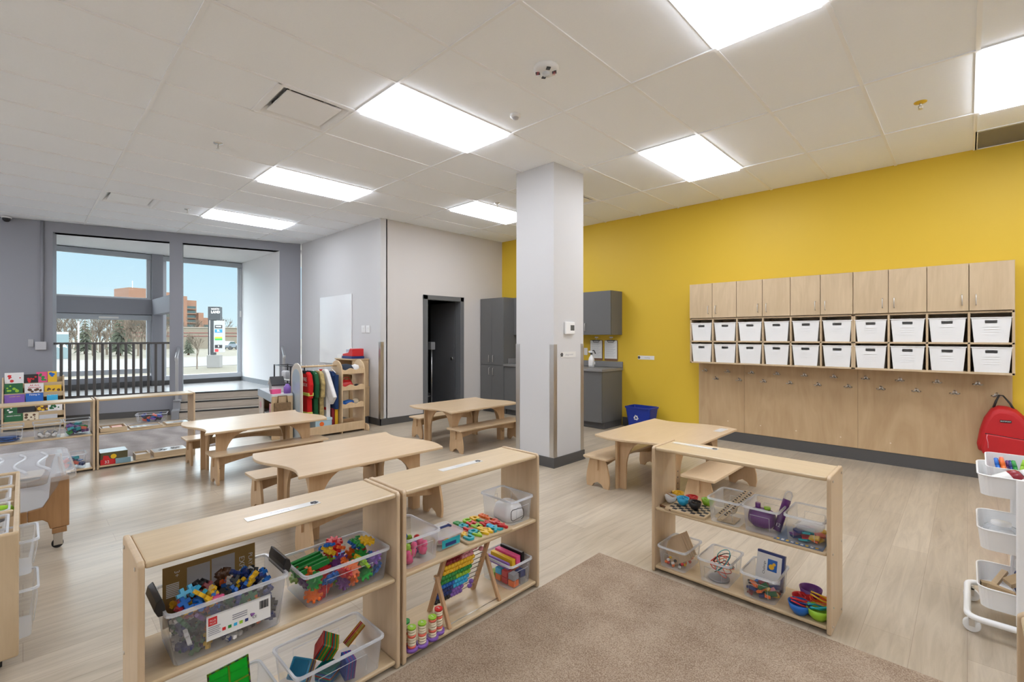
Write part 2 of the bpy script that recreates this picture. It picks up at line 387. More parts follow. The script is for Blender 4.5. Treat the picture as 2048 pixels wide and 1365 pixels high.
# ---- raised alcove
al = MB(); al.prism([WW(-0.1, 0)[:2], WW(2.1, 0)[:2], WW(4.4, -0.2)[:2], (-12.05, -0.35), (-12.05, 3.6)], 0, PZ)
struct('floor_alcove', al, pm('alcove_vinyl', (0.42, 0.42, 0.42), 0.22, var=0.1, vscale=3, vstretch=(8, 1, 1)))
ca = MB(); ca.prism([WW(-0.1, -0.02)[:2], WW(4.4, -0.02)[:2], (-12.2, -0.35), (-12.2, 3.7)], 3.11, 3.16)
struct('ceiling_alcove', ca, P_ALC)
struct('wall_alcove', MB().prism([(-12.15, 3.57), WW(0.392, -0.001)[:2], WW(0.2, -0.001)[:2], (-12.15, 3.72)], 0, 3.2).box(-12.15, -10.85, -0.5, -0.35, 0, 3.2), P_ALC)
struct('baseboard_alcove', MB().box(-12.05, -9.78, 3.558, 3.57, PZ, PZ + 0.10), BASEB2)
# outer wall: sills, column, mid band, and the two bays
ow = MB()
ow.box(-12.15, -12.05, -0.4, 1.88, 0, 0.60); ow.box(-12.15, -12.05, 1.88, 3.6, 0, 0.46)
ow.box(-12.15, -11.95, 1.862, 2.05, 0, 3.11)                       # column
ow.box(-12.15, -11.97, -0.4, 1.862, 1.855, 2.165)                  # band across the left bay
ow.box(-12.15, -12.05, -0.4, 3.6, 3.08, 3.2)
struct('wall_outer', ow, P_DARK)
struct('baseboard_outer', MB().box(-12.05, -12.035, -0.4, 3.57, PZ, PZ + 0.105).box(-11.95, -11.935, 1.85, 2.06, PZ, PZ + 0.105), BASEB)
struct('trim_2', MB().box(-11.97, -10.30, 1.862, 2.03, 1.855, 2.165), P_DARK)   # beam from the outer column to the inner one
def window(n, y0, y1, z0, z1, fs=0.075, fascia=0.115, sill=0.10, right=True):
    w = bpy.data.objects.new('window_%d' % n, None); COL.objects.link(w); w['kind'] = 'structure'
    f = MB(); xo, xi = -12.12, -12.05
    f.box(xo, xi, y0, y0 + fs, z0, z1); f.box(xo, xi, y1 - fs, y1, z0, z1)
    f.box(xo, xi + 0.03, y0, y1, z0, z0 + sill); f.box(xo, xi, y0, y1, z1 - 0.06, z1)
    f.box(xi - 0.03, xi + 0.012, y1 - fs, y1 - fs + 0.02, z0, z1)
    f.build('window_frame', ALU, w, 0.004)
    if fascia: MB().box(-12.05, -11.99, y0, y1, z1 - fascia, z1 - 0.012).build('blind_fascia', pm('blind_fascia', (0.40, 0.43, 0.46), 0.45), w, 0.004)
    MB().box(-12.095, -12.085, y0 + 0.02, y1 - 0.02, z0 + 0.02, z1 - 0.02).build('glass', GLASS, w)
    return w
window(1, -0.35, 1.862, 2.165, 3.11, sill=0.035)
w2 = window(2, -0.35, 1.862, 0.655, 1.855)
MB().box(-11.989, -11.985, 1.03, 1.33, 1.765, 1.80).build('blind_label', LAMI, w2)
w3 = window(3, 2.05, 3.57, PZ + 0.09, 3.11)
MB().tube([(-11.985, 3.53, 2.98), (-11.98, 3.53, 2.0)], 0.004).box(-11.99, -11.97, 3.515, 3.545, 1.86, 2.0).build('blind_chain', WHITE, w3)
# ---- the other walls
struct('wall_center', MB().box(-9.62, -6.6, 3.96, 4.08, 0, CZ + 0.02), P_COOL)
wb = MB().box(-6.72, -6.6, 4.06, 4.774, 0, CZ + 0.02).box(-6.72, -6.6, 5.68, 6.70, 0, CZ + 0.02).box(-6.72, -6.6, 4.774, 5.68, 2.12, CZ + 0.02)
struct('wall_back', wb, P_BEIGE)
struct('wall_right', MB().box(-6.6, 3.7, 6.69, 6.82, 0, CZ + 0.02), P_YEL)
struct('wall_near', MB().box(3.6, 3.72, -3.7, 6.82, 0, CZ + 0.02).box(-11.9, 3.72, -3.72, -3.6, 0, CZ + 0.02), pm('paint_near_white', (0.84, 0.84, 0.84), 0.6))
struct('baseboard_center', MB().box(-9.6, -6.588, 3.948, 3.96, 0, 0.105), BASEB)
struct('baseboard_back', MB().box(-6.6, -6.588, 3.948, 4.774, 0, 0.105).box(-6.6, -6.588, 5.68, 6.1, 0, 0.105), BASEB)
struct('baseboard_right', MB().box(-3.9, 3.6, 6.672, 6.69, 0, 0.135).box(-3.9, 3.6, 6.664, 6.672, 0, 0.012), BASEB)
# ---- washroom behind the door opening, its unlit darkness painted into the walls
DK = pm('washroom_painted_dark', (0.05, 0.05, 0.05), 0.6); DK2 = pm('washroom_tile', (0.11, 0.105, 0.10), 0.4)
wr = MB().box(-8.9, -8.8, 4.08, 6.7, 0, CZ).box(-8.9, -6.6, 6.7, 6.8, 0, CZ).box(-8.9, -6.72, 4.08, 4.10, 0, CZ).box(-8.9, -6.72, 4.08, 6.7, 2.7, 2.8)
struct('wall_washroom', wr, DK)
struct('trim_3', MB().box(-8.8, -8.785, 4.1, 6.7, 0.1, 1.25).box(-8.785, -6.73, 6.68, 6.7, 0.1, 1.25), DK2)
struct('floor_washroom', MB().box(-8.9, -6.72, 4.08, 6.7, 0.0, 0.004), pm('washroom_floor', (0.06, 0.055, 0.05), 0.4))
d1 = bpy.data.objects.new('door_1', None); COL.objects.link(d1); d1['kind'] = 'structure'
fr = MB()
for y0, y1, z0, z1 in ((4.774, 4.868, 0, 2.12), (5.60, 5.68, 0, 2.12), (4.774, 5.68, 2.045, 2.12)): fr.box(-6.74, -6.585, y0, y1, z0, z1)
fr.build('door_frame', pm('door_frame_grey', (0.14, 0.145, 0.15), 0.4), d1, 0.004)
lf = MB().box(-7.50, -6.76, 5.60, 5.64, 0.01, 2.04).build('door_leaf', pm('door_leaf_grey', (0.12, 0.12, 0.125), 0.4), d1, 0.003)
MB().cyl((-6.83, 5.60, 1.0), (-6.83, 5.58, 1.0), 0.028).build('flush_pull', NICKEL, lf)
# ---- pillar
pi = MB().box(-3.70, -3.155, 3.985, 4.53, 0, CZ + 0.005)
struct('wall_pillar', pi, P_COOL)
struct('baseboard_pillar', MB().box(-3.712, -3.143, 3.973, 4.542, 0, 0.105).box(-3.718, -3.137, 3.967, 4.548, 0, 0.012), BASEB)
def corner_guard(x, y, dx, dy, label):
    """L-shaped steel angle wrapped round a corner; dx, dy point along the two faces"""
    t = 0.004; w = 0.055; g = MB(); zx = -t if dy > 0 else t
    g.box(min(x - t * (dx > 0) + 0, x + w * dx), max(x + t * (dx < 0), x + w * dx), min(y, y - t * dy), max(y, y - t * dy), 0.106, 1.325)
    g.box(min(x, x - t * dx), max(x, x - t * dx), min(y - t * (dy > 0), y + w * dy), max(y + t * (dy < 0), y + w * dy), 0.106, 1.325)
    o = g.build('corner_guard', STEEL, None, 0.001); tag(o, label, 'corner guard')
corner_guard(-3.155, 3.985, -1, 1, 'steel corner guard on the front corner of the grey pillar')
corner_guard(-3.70, 3.985, 1, 1, 'steel corner guard on the left corner of the grey pillar')
corner_guard(-3.155, 4.53, -1, -1, 'steel corner guard on the right corner of the grey pillar')
corner_guard(-6.6, 3.96, -1, 1, 'steel corner guard on the wall corner beside the wooden play cupboard')
# ---- ceiling lights
LG = glow('light_panel', (0.95, 0.99, 1.08), LAMP)
t = thing('ceiling_light', 'x', 'ceiling light', (0, 0, CZ), group='flat LED panels in the ceiling')
MB().box(0.022, 0.588, 0.022, 1.197, -0.026, 0.012).build('diffuser', LG, t, world=False)  # drop below the ceiling added so the glowing sides brighten the tiles
fm = MB()
for a in ((0.003, 0.02, 0.003, 1.216), (0.59, 0.607, 0.003, 1.216), (0.02, 0.59, 0.003, 0.02), (0.02, 0.59, 1.20, 1.216)): fm.box(a[0], a[1], a[2], a[3], -0.003, 0.03)
fm.box(0.003, 0.607, 0.003, 1.216, 0.03, 0.04)
fm.build('frame', TEE, t, world=False)
lbl = {0: 'bright ceiling light panel beside the big square diffuser, in front of the pillar', 1: 'bright ceiling light panel between the two square diffusers, over the dress-up corner', 2: 'smallest bright ceiling light panel of the row, nearest the windows',
       3: 'bright ceiling light panel cut by the top edge of the photo', 5: 'bright ceiling light panel partly hidden behind the top of the pillar', 6: 'bright ceiling light panel over the yellow wall, right of the pillar', 7: 'bright ceiling light panel cut by the right edge of the photo'}
for k, (lx, ly) in enumerate(lights):
    o = t if k == 0 else dup(t)
    o.location = (lx, ly, CZ); o['label'] = lbl.get(k, 'ceiling light panel behind the viewer')
# ---- air diffusers
def diffuser(x, y, label, h=0.6096):
    t = thing('air_diffuser', label, 'air vent', (x, y, CZ), group='square ceiling air diffusers')
    c = MB(); a = 0.012; b = 0.597; e = h - 0.012
    i0 = [(a, a, 0), (b, a, 0), (b, e, 0), (a, e, 0)]; q = 0.11
    i1 = [(a + 0.03, a + 0.03, -0.001), (b - 0.03, a + 0.03, -0.001), (b - 0.03, e - 0.03, -0.001), (a + 0.03, e - 0.03, -0.001)]
    i2 = [(a + q, a + q, 0.085), (b - q, a + q, 0.085), (b - q, e - q, 0.085), (a + q, e - q, 0.085)]
    i3 = [(a + q, a + q, 0.12), (b - q, a + q, 0.12), (b - q, e - q, 0.12), (a + q, e - q, 0.12)]
    c.loft([i0, i1, i2, i3], False, True); c.build('cone_frame', TEE, t, world=False)
    MB().cyl((0.305, h / 2, 0.115), (0.305, h / 2, 0.09), 0.15, n=28).build('duct_collar', BLACK, t, world=False)
    MB().box(0.085, 0.52, 0.085, h - 0.085, 0.004, 0.016).build('plaque', TEE, t, 0.003, world=False)
    for px, py in ((0.12, 0.12), (0.485, 0.12), (0.485, h - 0.12), (0.12, h - 0.12)): MB().cyl((px, py, 0.015), (px, py, 0.09), 0.008, n=8).build('bracket', STEEL, t, world=False)
diffuser(-4.216, 1.3287, 'large square ceiling air diffuser left of the nearest whole light panel')
diffuser(-8.483, 0.719, 'small-looking square air diffuser in the ceiling near the windows')
diffuser(-4.216, 4.987, 'square air diffuser in the ceiling mostly hidden behind the pillar')
t = thing('return_grille', 'grey perforated return air grille in the ceiling above the yellow wall', 'air vent', (0.051, 6.112, CZ))
MB().box(0.012, 0.597, 0.008, 0.575, 0.0, 0.008).build('perforated_face', pm('perforated', (0.20, 0.19, 0.185), 0.5, var=0.5, vscale=260), t, world=False)
fm = MB()
for a in ((0.003, 0.02, 0.003, 0.578), (0.59, 0.607, 0.003, 0.578), (0.02, 0.59, 0.003, 0.02), (0.02, 0.59, 0.562, 0.578)): fm.box(a[0], a[1], a[2], a[3], -0.004, 0.02)
fm.build('frame', TEE, t, world=False)
# ---- sprinklers, detectors, camera
def sprinkler(x, y, label, brass=False):
    t = thing('fire_sprinkler', label, 'sprinkler', (x, y, CZ + 0.003), group='pendent sprinklers')
    MB().lathe([(0.012, 0), (0.042, 0), (0.040, -0.006), (0.014, -0.012)], c0=False, c1=True, n=18).build('escutcheon', pm('brass', (0.70, 0.48, 0.05), 0.3, metal=0.6) if brass else pm('chrome', (0.75, 0.75, 0.75), 0.2, metal=1), t, world=False)
    h = MB().cyl((0, 0, -0.01), (0, 0, -0.03), 0.008, n=8).tube([(-0.012, 0, -0.03), (-0.012, 0, -0.045), (0, 0, -0.055), (0.012, 0, -0.045), (0.012, 0, -0.03), (-0.012, 0, -0.03)], 0.003, 6)
    h.build('sprinkler_head', NICKEL, t, world=False)
    MB().cyl((0, 0, -0.054), (0, 0, -0.057), 0.015, n=12).build('deflector', NICKEL, t, world=False)
sprinkler(-5.17, 1.325, 'chrome sprinkler in the ceiling beside the nearer part of the bright grid tee')
sprinkler(-8.172, 1.697, 'chrome sprinkler in the ceiling near the windows, by the far diffuser')
sprinkler(-4.707, 4.669, 'chrome sprinkler over the light panel left of the pillar')
sprinkler(-0.267, 5.028, 'sprinkler with a brass coloured ring in the ceiling near the yellow wall', True)
t = thing('smoke_alarm', 'round white smoke alarm on the ceiling lettered FIRE in red', 'smoke alarm', (-2.09, 2.554, CZ + 0.003))
MB().lathe([(0.088, 0), (0.088, -0.012), (0.078, -0.030), (0.05, -0.038), (0.0, -0.040)], n=32).build('housing', WHITE, t, world=False)
MB().lathe([(0.03, -0.038), (0.026, -0.052), (0.0, -0.056)], n=20).build('lens', pm('alarm_lens', (0.6, 0.62, 0.64), 0.1), t, world=False)
for a in (35, 145, 215, 325): MB().box(0.042, 0.072, -0.014, 0.014, -0.0405, -0.034, M=Matrix.Rotation(R(a), 4, 'Z')).build('strobe_window', BLACK, t, world=False)
for a in (45, 225):
    text('FIRE', 0.026, pl('red'), t, Matrix.Translation(t.location) @ Matrix.Rotation(R(a + 90), 4, 'Z') @ frame((0, 0.055, -0.040), (-1, 0, 0), (0, 1, 0)))
t = thing('motion_sensor', 'small white round sensor on the ceiling between the smoke alarm and light panel', 'sensor', (-2.717, 2.915, CZ + 0.003))
MB().lathe([(0.045, 0), (0.045, -0.02), (0.03, -0.026)], n=24, c1=True).build('base', WHITE, t, world=False)
MB().lathe([(0.028, -0.024), (0.024, -0.038), (0, -0.044)], n=18).build('dome', pm('dome_grey', (0.45, 0.45, 0.46), 0.3), t, world=False)
t = thing('security_camera', 'dark dome security camera at the top of the window wall, left photo edge', 'camera', WW(4.25, 0.10, CZ - 0.01))
MB().lathe([(0.06, 0.006), (0.06, -0.02)], n=24, c1=True).build('base', WHITE, t, world=False)
MB().lathe([(0.048, -0.02), (0.045, -0.05), (0.025, -0.072), (0, -0.078)], n=20).build('dome', BLACK, t, world=False)
# ---- steps up to the alcove with handrails
t = thing('steps', 'three wood-faced steps with black nosings up to the window alcove', 'steps', WW(1.2, 0.05), WRZ)
TR = wood('step_wood', (0.40, 0.345, 0.285), (0.54, 0.475, 0.40), 'x', rough=0.35)
for k, (d, z) in enumerate(((0.62, 0.13), (0.34, 0.26), (0.06, 0.39))):
    o = MB().box(-0.05, 1.99, 0.0 if k < 2 else 0.0, d, 0 if k == 0 else z - 0.13, z - 0.004, M=MW).build('step', TR, t)
    MB().box(-0.05, 1.99, d - 0.045, d + 0.005, z - 0.022, z, M=MW).build('nosing', RUBBER, o)
sg = MB()
for d, z in ((0.64, 0.15), (0.36, 0.28), (0.08, 0.41)): sg.box(1.99, 2.10, 0.0, d, 0, z, M=MW)
sg.build('stringer', pm('stringer_grey', (0.28, 0.285, 0.30), 0.4), t, 0.004)
def handrail(s, label):
    t = thing('handrail', label, 'handrail', WW(s, 0.3), WRZ)
    S = pm('rail_silver', (0.52, 0.53, 0.55), 0.3, metal=0.7)
    pr = [(-0.02, -0.035), (0.02, -0.035), (0.02, 0.035), (-0.02, 0.035)]
    a = WW(s, 0.02, 1.20); b = WW(s, 0.46, 1.02)
    MB().prism([(0.0, 1.165), (0.46, 0.985), (0.46, 1.045), (0.0, 1.225)], s - 0.02, s + 0.02, 'x', M=MW).build('rail', S, t, 0.006)
    z0 = 0.28
    MB().box(s - 0.022, s + 0.022, 0.30, 0.35, z0, 1.07, M=MW).build('post', S, t, 0.004)
    MB().box(s - 0.05, s + 0.05, 0.27, 0.38, z0, z0 + 0.02, M=MW).build('base_plate', S, t, 0.003)
handrail(2.045, 'silver handrail beside the column at the left end of the steps')
handrail(0.34, 'silver handrail at the right end of the steps behind the dress-up corner')
# ---- railing in the left opening
t = thing('guard_railing', 'dark grey metal guard railing with upright balusters below the left window', 'railing', WW(3.0, -0.06, PZ), WRZ)
RG = pm('railing_grey', (0.075, 0.07, 0.068), 0.35)
MB().box(2.182, 3.737, -0.085, -0.035, 1.275, 1.31, M=MW).build('top_rail', RG, t, 0.004)
MB().box(2.182, 3.737, -0.08, -0.04, PZ + 0.002, PZ + 0.03, M=MW).build('bottom_rail', RG, t, 0.003)
for k in range(14): MB().box(2.279 + 0.1053 * k - 0.019, 2.279 + 0.1053 * k + 0.019, -0.072, -0.048, PZ + 0.02, 1.28, M=MW).build('baluster', RG, t)
# ---- wall fittings on the window wall
MB().cyl(WW(3.862, 0.018, 1.32), WW(3.862, 0.018, CZ - 0.01), 0.018, n=12).build('conduit', P_DARK)
tag(bpy.data.objects['conduit'], 'grey conduit pipe running up the window wall to the ceiling', 'conduit')
tag(MB().box(3.965, 4.03, 0, 0.012, 1.245, 1.365, M=MW).build('switch_plate', pm('plate_grey', (0.42, 0.42, 0.44), 0.4), None, 0.003), 'small grey switch plate on the window wall left of the conduit box', 'switch')
t = thing('conduit_box', 'pale square metal box at the foot of the conduit on the window wall', 'box', WW(3.87, 0.02, 1.26), WRZ)
MB().box(3.81, 3.933, 0, 0.045, 1.20, 1.322, M=MW).build('body', pm('box_grey', (0.50, 0.50, 0.52), 0.4), t, 0.004)
MB().box(3.806, 3.937, 0.045, 0.049, 1.196, 1.326, M=MW).build('cover', pm('box_grey', (0.50, 0.50, 0.52)), t, 0.002)
# ---- whiteboard wall
t = thing('whiteboard', 'frameless white board fixed to the grey wall behind the dress-up corner', 'whiteboard', (-8.12, 3.955, 1.5))
MB().box(-8.736, -7.515, 3.942, 3.958, 0.92, 2.143).build('board', pm('board_white', (0.84, 0.84, 0.84), 0.12, coat=0.5), t, 0.003)
for x, l in ((-7.13, 'left white switch plate on the wall right of the whiteboard'), (-6.98, 'right white switch plate on the wall right of the whiteboard')):
    t = thing('light_switch', l, 'switch', (x, 3.955, 1.53)); MB().box(x - 0.055, x + 0.055, 3.95, 3.96, 1.47, 1.59).build('plate', WHITE, t, 0.003)
    MB().box(x - 0.03, x - 0.004, 3.944, 3.951, 1.50, 1.56).build('rocker', WHITE, t, 0.002); MB().box(x + 0.004, x + 0.03, 3.944, 3.951, 1.50, 1.56).build('rocker', WHITE, t, 0.002)
# ---- pillar fittings
t = thing('thermostat', 'white wall thermostat with a dark display on the pillar', 'thermostat', (-3.15, 4.245, 1.50))
MB().box(-3.155, -3.125, 4.165, 4.33, 1.435, 1.572).build('case', WHITE, t, 0.008); MB().box(-3.126, -3.1235, 4.245, 4.315, 1.475, 1.535).build('display', pm('lcd', (0.10, 0.105, 0.095), 0.2), t)
def strip(o, x, y, w, h, s, label, pic=-1, ts=0.4):
    """laminated word strip with a small drawing at one end"""
    M = frame(o, x, y); t = thing('word_strip', label, 'label strip', o)
    MB().box(-w / 2, w / 2, -h / 2, h / 2, 0.0004, 0.0016, M=M).build('card', LAMI, t)
    if s: text(s, h * ts * 1.3, INKG, t, M @ Matrix.Translation((-pic * w * 0.06, 0, 0.0012)))
    g = MB()
    for k in range(5):
        a = R(72 * k + 20); g.prism([(pic * w * 0.43 + h * 0.22 * math.cos(a) + h * 0.17 * math.cos(R(45 * q)), h * 0.22 * math.sin(a) + h * 0.17 * math.sin(R(45 * q))) for q in range(8)], 0.0018 + k * 0.0001, 0.0022 + k * 0.0001, M=M)
    g.build('drawing', INK, t)
    return t
strip((-3.152, 4.24, 1.21), (0, 1, 0), (0, 0, 1), 0.275, 0.062, 'playground', 'small white word strip on the pillar below the thermostat')
strip((-3.503, 6.687, 1.085), (1, 0, 0), (0, 0, 1), 0.27, 0.058, 'reading', 'small white word strip on the yellow wall above the blue bin')
# ================================================================== TABLES AND BENCHES
TL, TW, TH = 1.18, 0.86, 0.505
def table(label, x, y, first=[None]):
    """wave-ended table; local x across (0..TW), y along (0..TL)"""
    if first[0] is not None:
        return dup(first[0], (x, y, 0), label=label)
    t = thing('activity_table', label, 'table', (0, 0, 0), group='low wooden tables with wavy ends')
    first[0] = t
    pts = []
    n = 26
    for k in range(n + 1):
        u = k / n; pts.append((TW * u, -0.05 * math.sin(2 * math.pi * u)))
    for k in range(n + 1):
        u = 1 - k / n; pts.append((TW * u, TL - 0.05 * math.sin(2 * math.pi * u)))
    # soften the four corners
    MB().prism(pts, TH - 0.022, TH).build('tabletop', MAPLE, t, 0.006, 3, world=False)
    br = [(0, 0), (0.072, 0), (0.078, 0.20)]
    for k in range(9):
        a = R(90 * k / 8); br.append((0.078 + 0.20 * (1 - math.cos(a)), 0.20 + (TH - 0.05 - 0.20) * math.sin(a)))
    br += [(0.278, TH - 0.022), (0, TH - 0.022)]
    ix, iy = 0.15, 0.13
    for sx_ in (0, 1):
        for sy_ in (0, 1):
            px = ix if sx_ == 0 else TW - ix; py = iy if sy_ == 0 else TL - iy
            dx = 1 if sx_ == 0 else -1; dy = 1 if sy_ == 0 else -1
            a = MB(); a.prism([(py + dy * h, z) for h, z in br], px - 0.011, px + 0.011, 'x')
            lg = a.build('leg', MAPLEL, t, 0.002, world=False)
            b = MB(); b.prism([(px + dx * (0.012 + h * 0.86), z + (0.0 if h > 0.08 else 0.0)) for h, z in br], py + dy * 0.05 - 0.011, py + dy * 0.05 + 0.011, 'y')
            b.build('cross_brace', MAPLEL, lg, 0.002, world=False)
            for q in range(4): MB().cyl((px - dx * 0.0115, py + dy * 0.03, 0.12 + q * 0.05), (px - dx * 0.013, py + dy * 0.03, 0.12 + q * 0.05), 0.006, n=8).build('bolt', BLACK, lg, world=False)
    t.location = (x, y, 0)
    return t
table('low wooden table nearest the window steps, left of the dress-up corner', -5.92, 1.185)
table('largest-looking low wooden table, right behind the two front shelves', -3.935, 1.245)
table('low wooden table in front of the dark doorway, left of the pillar', -5.235, 3.57)
tb4 = table('low wooden table between the pillar and the coat hooks', -2.465, 3.72)
MB().box(-1.73, -1.66, 4.62, 4.82, TH + 0.0005, TH + 0.0015).build('name_card', LAMI)
tag(bpy.data.objects['name_card'], 'small white card on the right corner of the table by the coat hooks', 'card')
BL, BW, BH = 1.13, 0.275, 0.29
def bench(label, x, y, first=[None]):
    if first[0] is not None: return dup(first[0], (x, y, 0), label=label)
    t = thing('bench', label, 'bench', (0, 0, 0), group='low wooden benches at the tables'); first[0] = t
    MB().prism(rr(BW, BL, 0.018, 3, BW / 2, BL / 2), BH - 0.02, BH).build('seat', MAPLE, t, 0.004, world=False)
    foot = [(0.02, 0), (0.075, 0), (0.095, 0.03), (BW / 2, 0.05), (BW - 0.095, 0.03), (BW - 0.075, 0), (BW - 0.02, 0), (BW - 0.012, 0.05), (BW - 0.016, 0.12), (BW - 0.035, 0.2), (BW - 0.055, BH - 0.02), (0.055, BH - 0.02), (0.035, 0.2), (0.016, 0.12), (0.012, 0.05)]
    for y0 in (0.055, BL - 0.055):
        MB().prism(foot, y0 - 0.01, y0 + 0.01, 'y').build('leg', MAPLEL, t, 0.002, world=False)
    rail = [(0.03, BH - 0.02), (0.03, BH - 0.13)]
    for k in range(11):
        u = k / 10; rail.append((0.10 + (BL - 0.2) * u, BH - 0.13 + 0.055 * math.sin(math.pi * u)))
    rail += [(BL - 0.03, BH - 0.13), (BL - 0.03, BH - 0.02)]
    MB().prism(rail, BW / 2 - 0.01, BW / 2 + 0.01, 'x').build('stretcher', MAPLEL, t, 0.002, world=False)
    t.location = (x, y, 0); return t
bench('wooden bench on the near side of the table by the window steps', -5.29, 1.24)
bench('wooden bench on the far side of the table by the window steps', -6.265, 1.235)
bench('wooden bench on the far side of the table behind the front shelves', -4.25, 1.28)
bench('wooden bench between the front shelves and the table behind them', -3.165, 1.21)
bench('wooden bench on the far side of the table by the dark doorway', -5.595, 3.80)
bench('wooden bench on the near side of the doorway table, just left of the pillar', -4.56, 3.64)
bench('wooden bench on the pillar side of the table by the coat hooks', -2.60, 3.72)
bench('wooden bench behind the right front shelf, under the table by the coat hooks', -1.665, 3.74)
# ================================================================== OPEN SHELVES
SH, SD, SM, SB = 0.75, 0.29, 0.385, 0.037
def shelf(label, loc, rz, Ls, first={}):
    t = thing('open_shelf', label, 'shelf', loc, rz, group='low birch open shelves')
    def side(x0):
        pts = [(0.006, 0), (SD - 0.006, 0), (SD, 0.01), (SD, SH - 0.012), (SD - 0.012, SH), (0.012, SH), (0, SH - 0.012), (0, 0.01)]
        return MB().prism(pts, x0, x0 + 0.018, 'x')
    for k, x0 in enumerate((0, Ls - 0.018)):
        o = side(x0).build('side_panel', BIRCHZ, t, 0.005, 3, world=False)
        xo = x0 - 0.0008 if k == 0 else x0 + 0.0188
        for yy, zz in ((0.04, SH - 0.03), (SD - 0.04, SH - 0.03), (0.04, SM - 0.01), (SD - 0.04, SM - 0.01), (0.04, 0.03), (SD - 0.04, 0.03)):
            MB().cyl((xo, yy, zz), (xo + (0.002 if k else -0.002), yy, zz), 0.006, n=10).build('screw', NICKEL, o, world=False)
    MB().box(0.018, Ls - 0.018, 0.006, SD - 0.004, SH - 0.026, SH - 0.006).build('top', BIRCH, t, 0.007, 3, world=False)
    MB().box(0.018, Ls - 0.018, 0.008, SD - 0.004, SM - 0.018, SM).build('shelf_board', BIRCH, t, 0.007, 3, world=False)
    MB().box(0.018, Ls - 0.018, 0.008, SD - 0.004, SB - 0.018, SB).build('shelf_board', BIRCH, t, 0.007, 3, world=False)
    return t
shelf('birch open shelf at the front left holding the bins of gears and magnetic tiles', (-1.715, 0.233, 0), R(90), 0.892)
shelf('birch open shelf at the front centre holding the bead abacus', (-1.715, 1.138, 0), R(90), 0.90)
shelf('birch open shelf on the brown rug edge, in front of the coat hooks', (-1.355, 2.655, 0), 0, 0.90)
shelf('pale open shelf at the back left in front of the book display, holding clear bins', (-6.53, -0.345, 0), R(90), 0.878)
shelf('pale open shelf at the back left holding trays of drawings and the red puzzle box', (-6.53, 0.545, 0), R(90), 0.89)
shelf('birch shelf cut off by the lower right corner of the photo, beside the white trolley', (0.085, 1.69, 0), R(-90), 0.9)
STT = SH - 0.006
def tstrip(o, rz, s, label, pic, L_=0.27, W_=0.042):
    a = R(rz); return strip(o, (math.cos(a), math.sin(a), 0), (-math.sin(a), math.cos(a), 0), L_, W_, s, label, pic, 0.42)
tstrip((-1.86, 0.70, STT), -90, 'building', 'white word strip on top of the front left shelf', -1)
tstrip((-1.86, 1.585, STT), -90, 'STEM', 'white word strip on top of the front centre shelf with the abacus', -1)
tstrip((-1.18, 2.865, STT), 180, 'maths', 'white word strip on top of the shelf in front of the coat hooks', -1)
# rugs
tag(MB().box(-1.70, 2.2, -1.2, 2.618, 0.0, 0.012).build('area_rug', RUG1, None, 0.006, 2), 'plain taupe brown rug filling the front of the room between the shelves', 'rug')
tag(MB().prism([(-6.92, -1.6), (-6.92, 1.85), (-9.35, 1.85), (-10.05, -0.62), (-10.3, -1.6)], 0.0, 0.012).build('area_rug', RUG2, None, 0.005, 2), 'grey brown patterned rug behind the back left shelves', 'rug')
# ================================================================== CUBBY WALL
YW = 6.69
def cubby(label, x0, n):
    t = thing('cubby_cabinet', label, 'wall cabinet', (x0, YW, 1.053), group='birch wall cubby cabinets')
    yf = YW - 0.32; x1 = x0 + 0.30 * n; th = 0.018
    c = MB()
    c.box(x0, x0 + th, yf, YW - 0.002, 1.053, 2.112); c.box(x1 - th, x1, yf, YW - 0.002, 1.053, 2.112)
    c.box(x0, x1, yf, YW - 0.002, 1.053, 1.071); c.box(x0, x1, yf, YW - 0.002, 2.094, 2.112); c.box(x0, x1, yf, YW - 0.002, 1.632, 1.65); c.box(x0, x1, yf, YW - 0.002, 1.335, 1.353)
    for k in range(1, n): c.box(x0 + 0.3 * k - th / 2, x0 + 0.3 * k + th / 2, yf, YW - 0.002, 1.071, 1.632)
    c.box(x0, x1, YW - 0.008, YW - 0.002, 1.053, 2.112)
    c.build('carcass', CABW, t, 0.0015)
    for k in range(n):
        a = x0 + 0.3 * k + 0.0025; b = a + 0.295
        d = MB().box(a, b, yf - 0.019, yf - 0.001, 1.656, 2.110).build('door', CABW, t, 0.0015)
        hx = b - 0.045 if k % 2 == 0 else a + 0.045
        MB().tube([(hx, yf - 0.018, 1.71), (hx, yf - 0.045, 1.712), (hx, yf - 0.05, 1.72), (hx, yf - 0.05, 1.80), (hx, yf - 0.045, 1.808), (hx, yf - 0.018, 1.81)], 0.0045, 8).build('handle', NICKEL, d)
    return t
cubby('long birch wall cabinet with six doors and twelve bin cubbies, left of two', -2.69, 6)
cubby('birch wall cabinet with four doors and eight bin cubbies, right part of the cubby wall', -0.889, 4)
t = thing('coat_hook_panel', 'birch plywood panel with two rows of coat hooks under the cubbies', 'coat rack', (-1.19, YW - 0.01, 0.12))
for a, b in ((-2.69, -2.094), (-2.092, -0.889), (-0.887, 0.309)): MB().box(a, b, YW - 0.024, YW - 0.004, 0.137, 1.05).build('panel', PANELW, t, 0.001)
hk = None
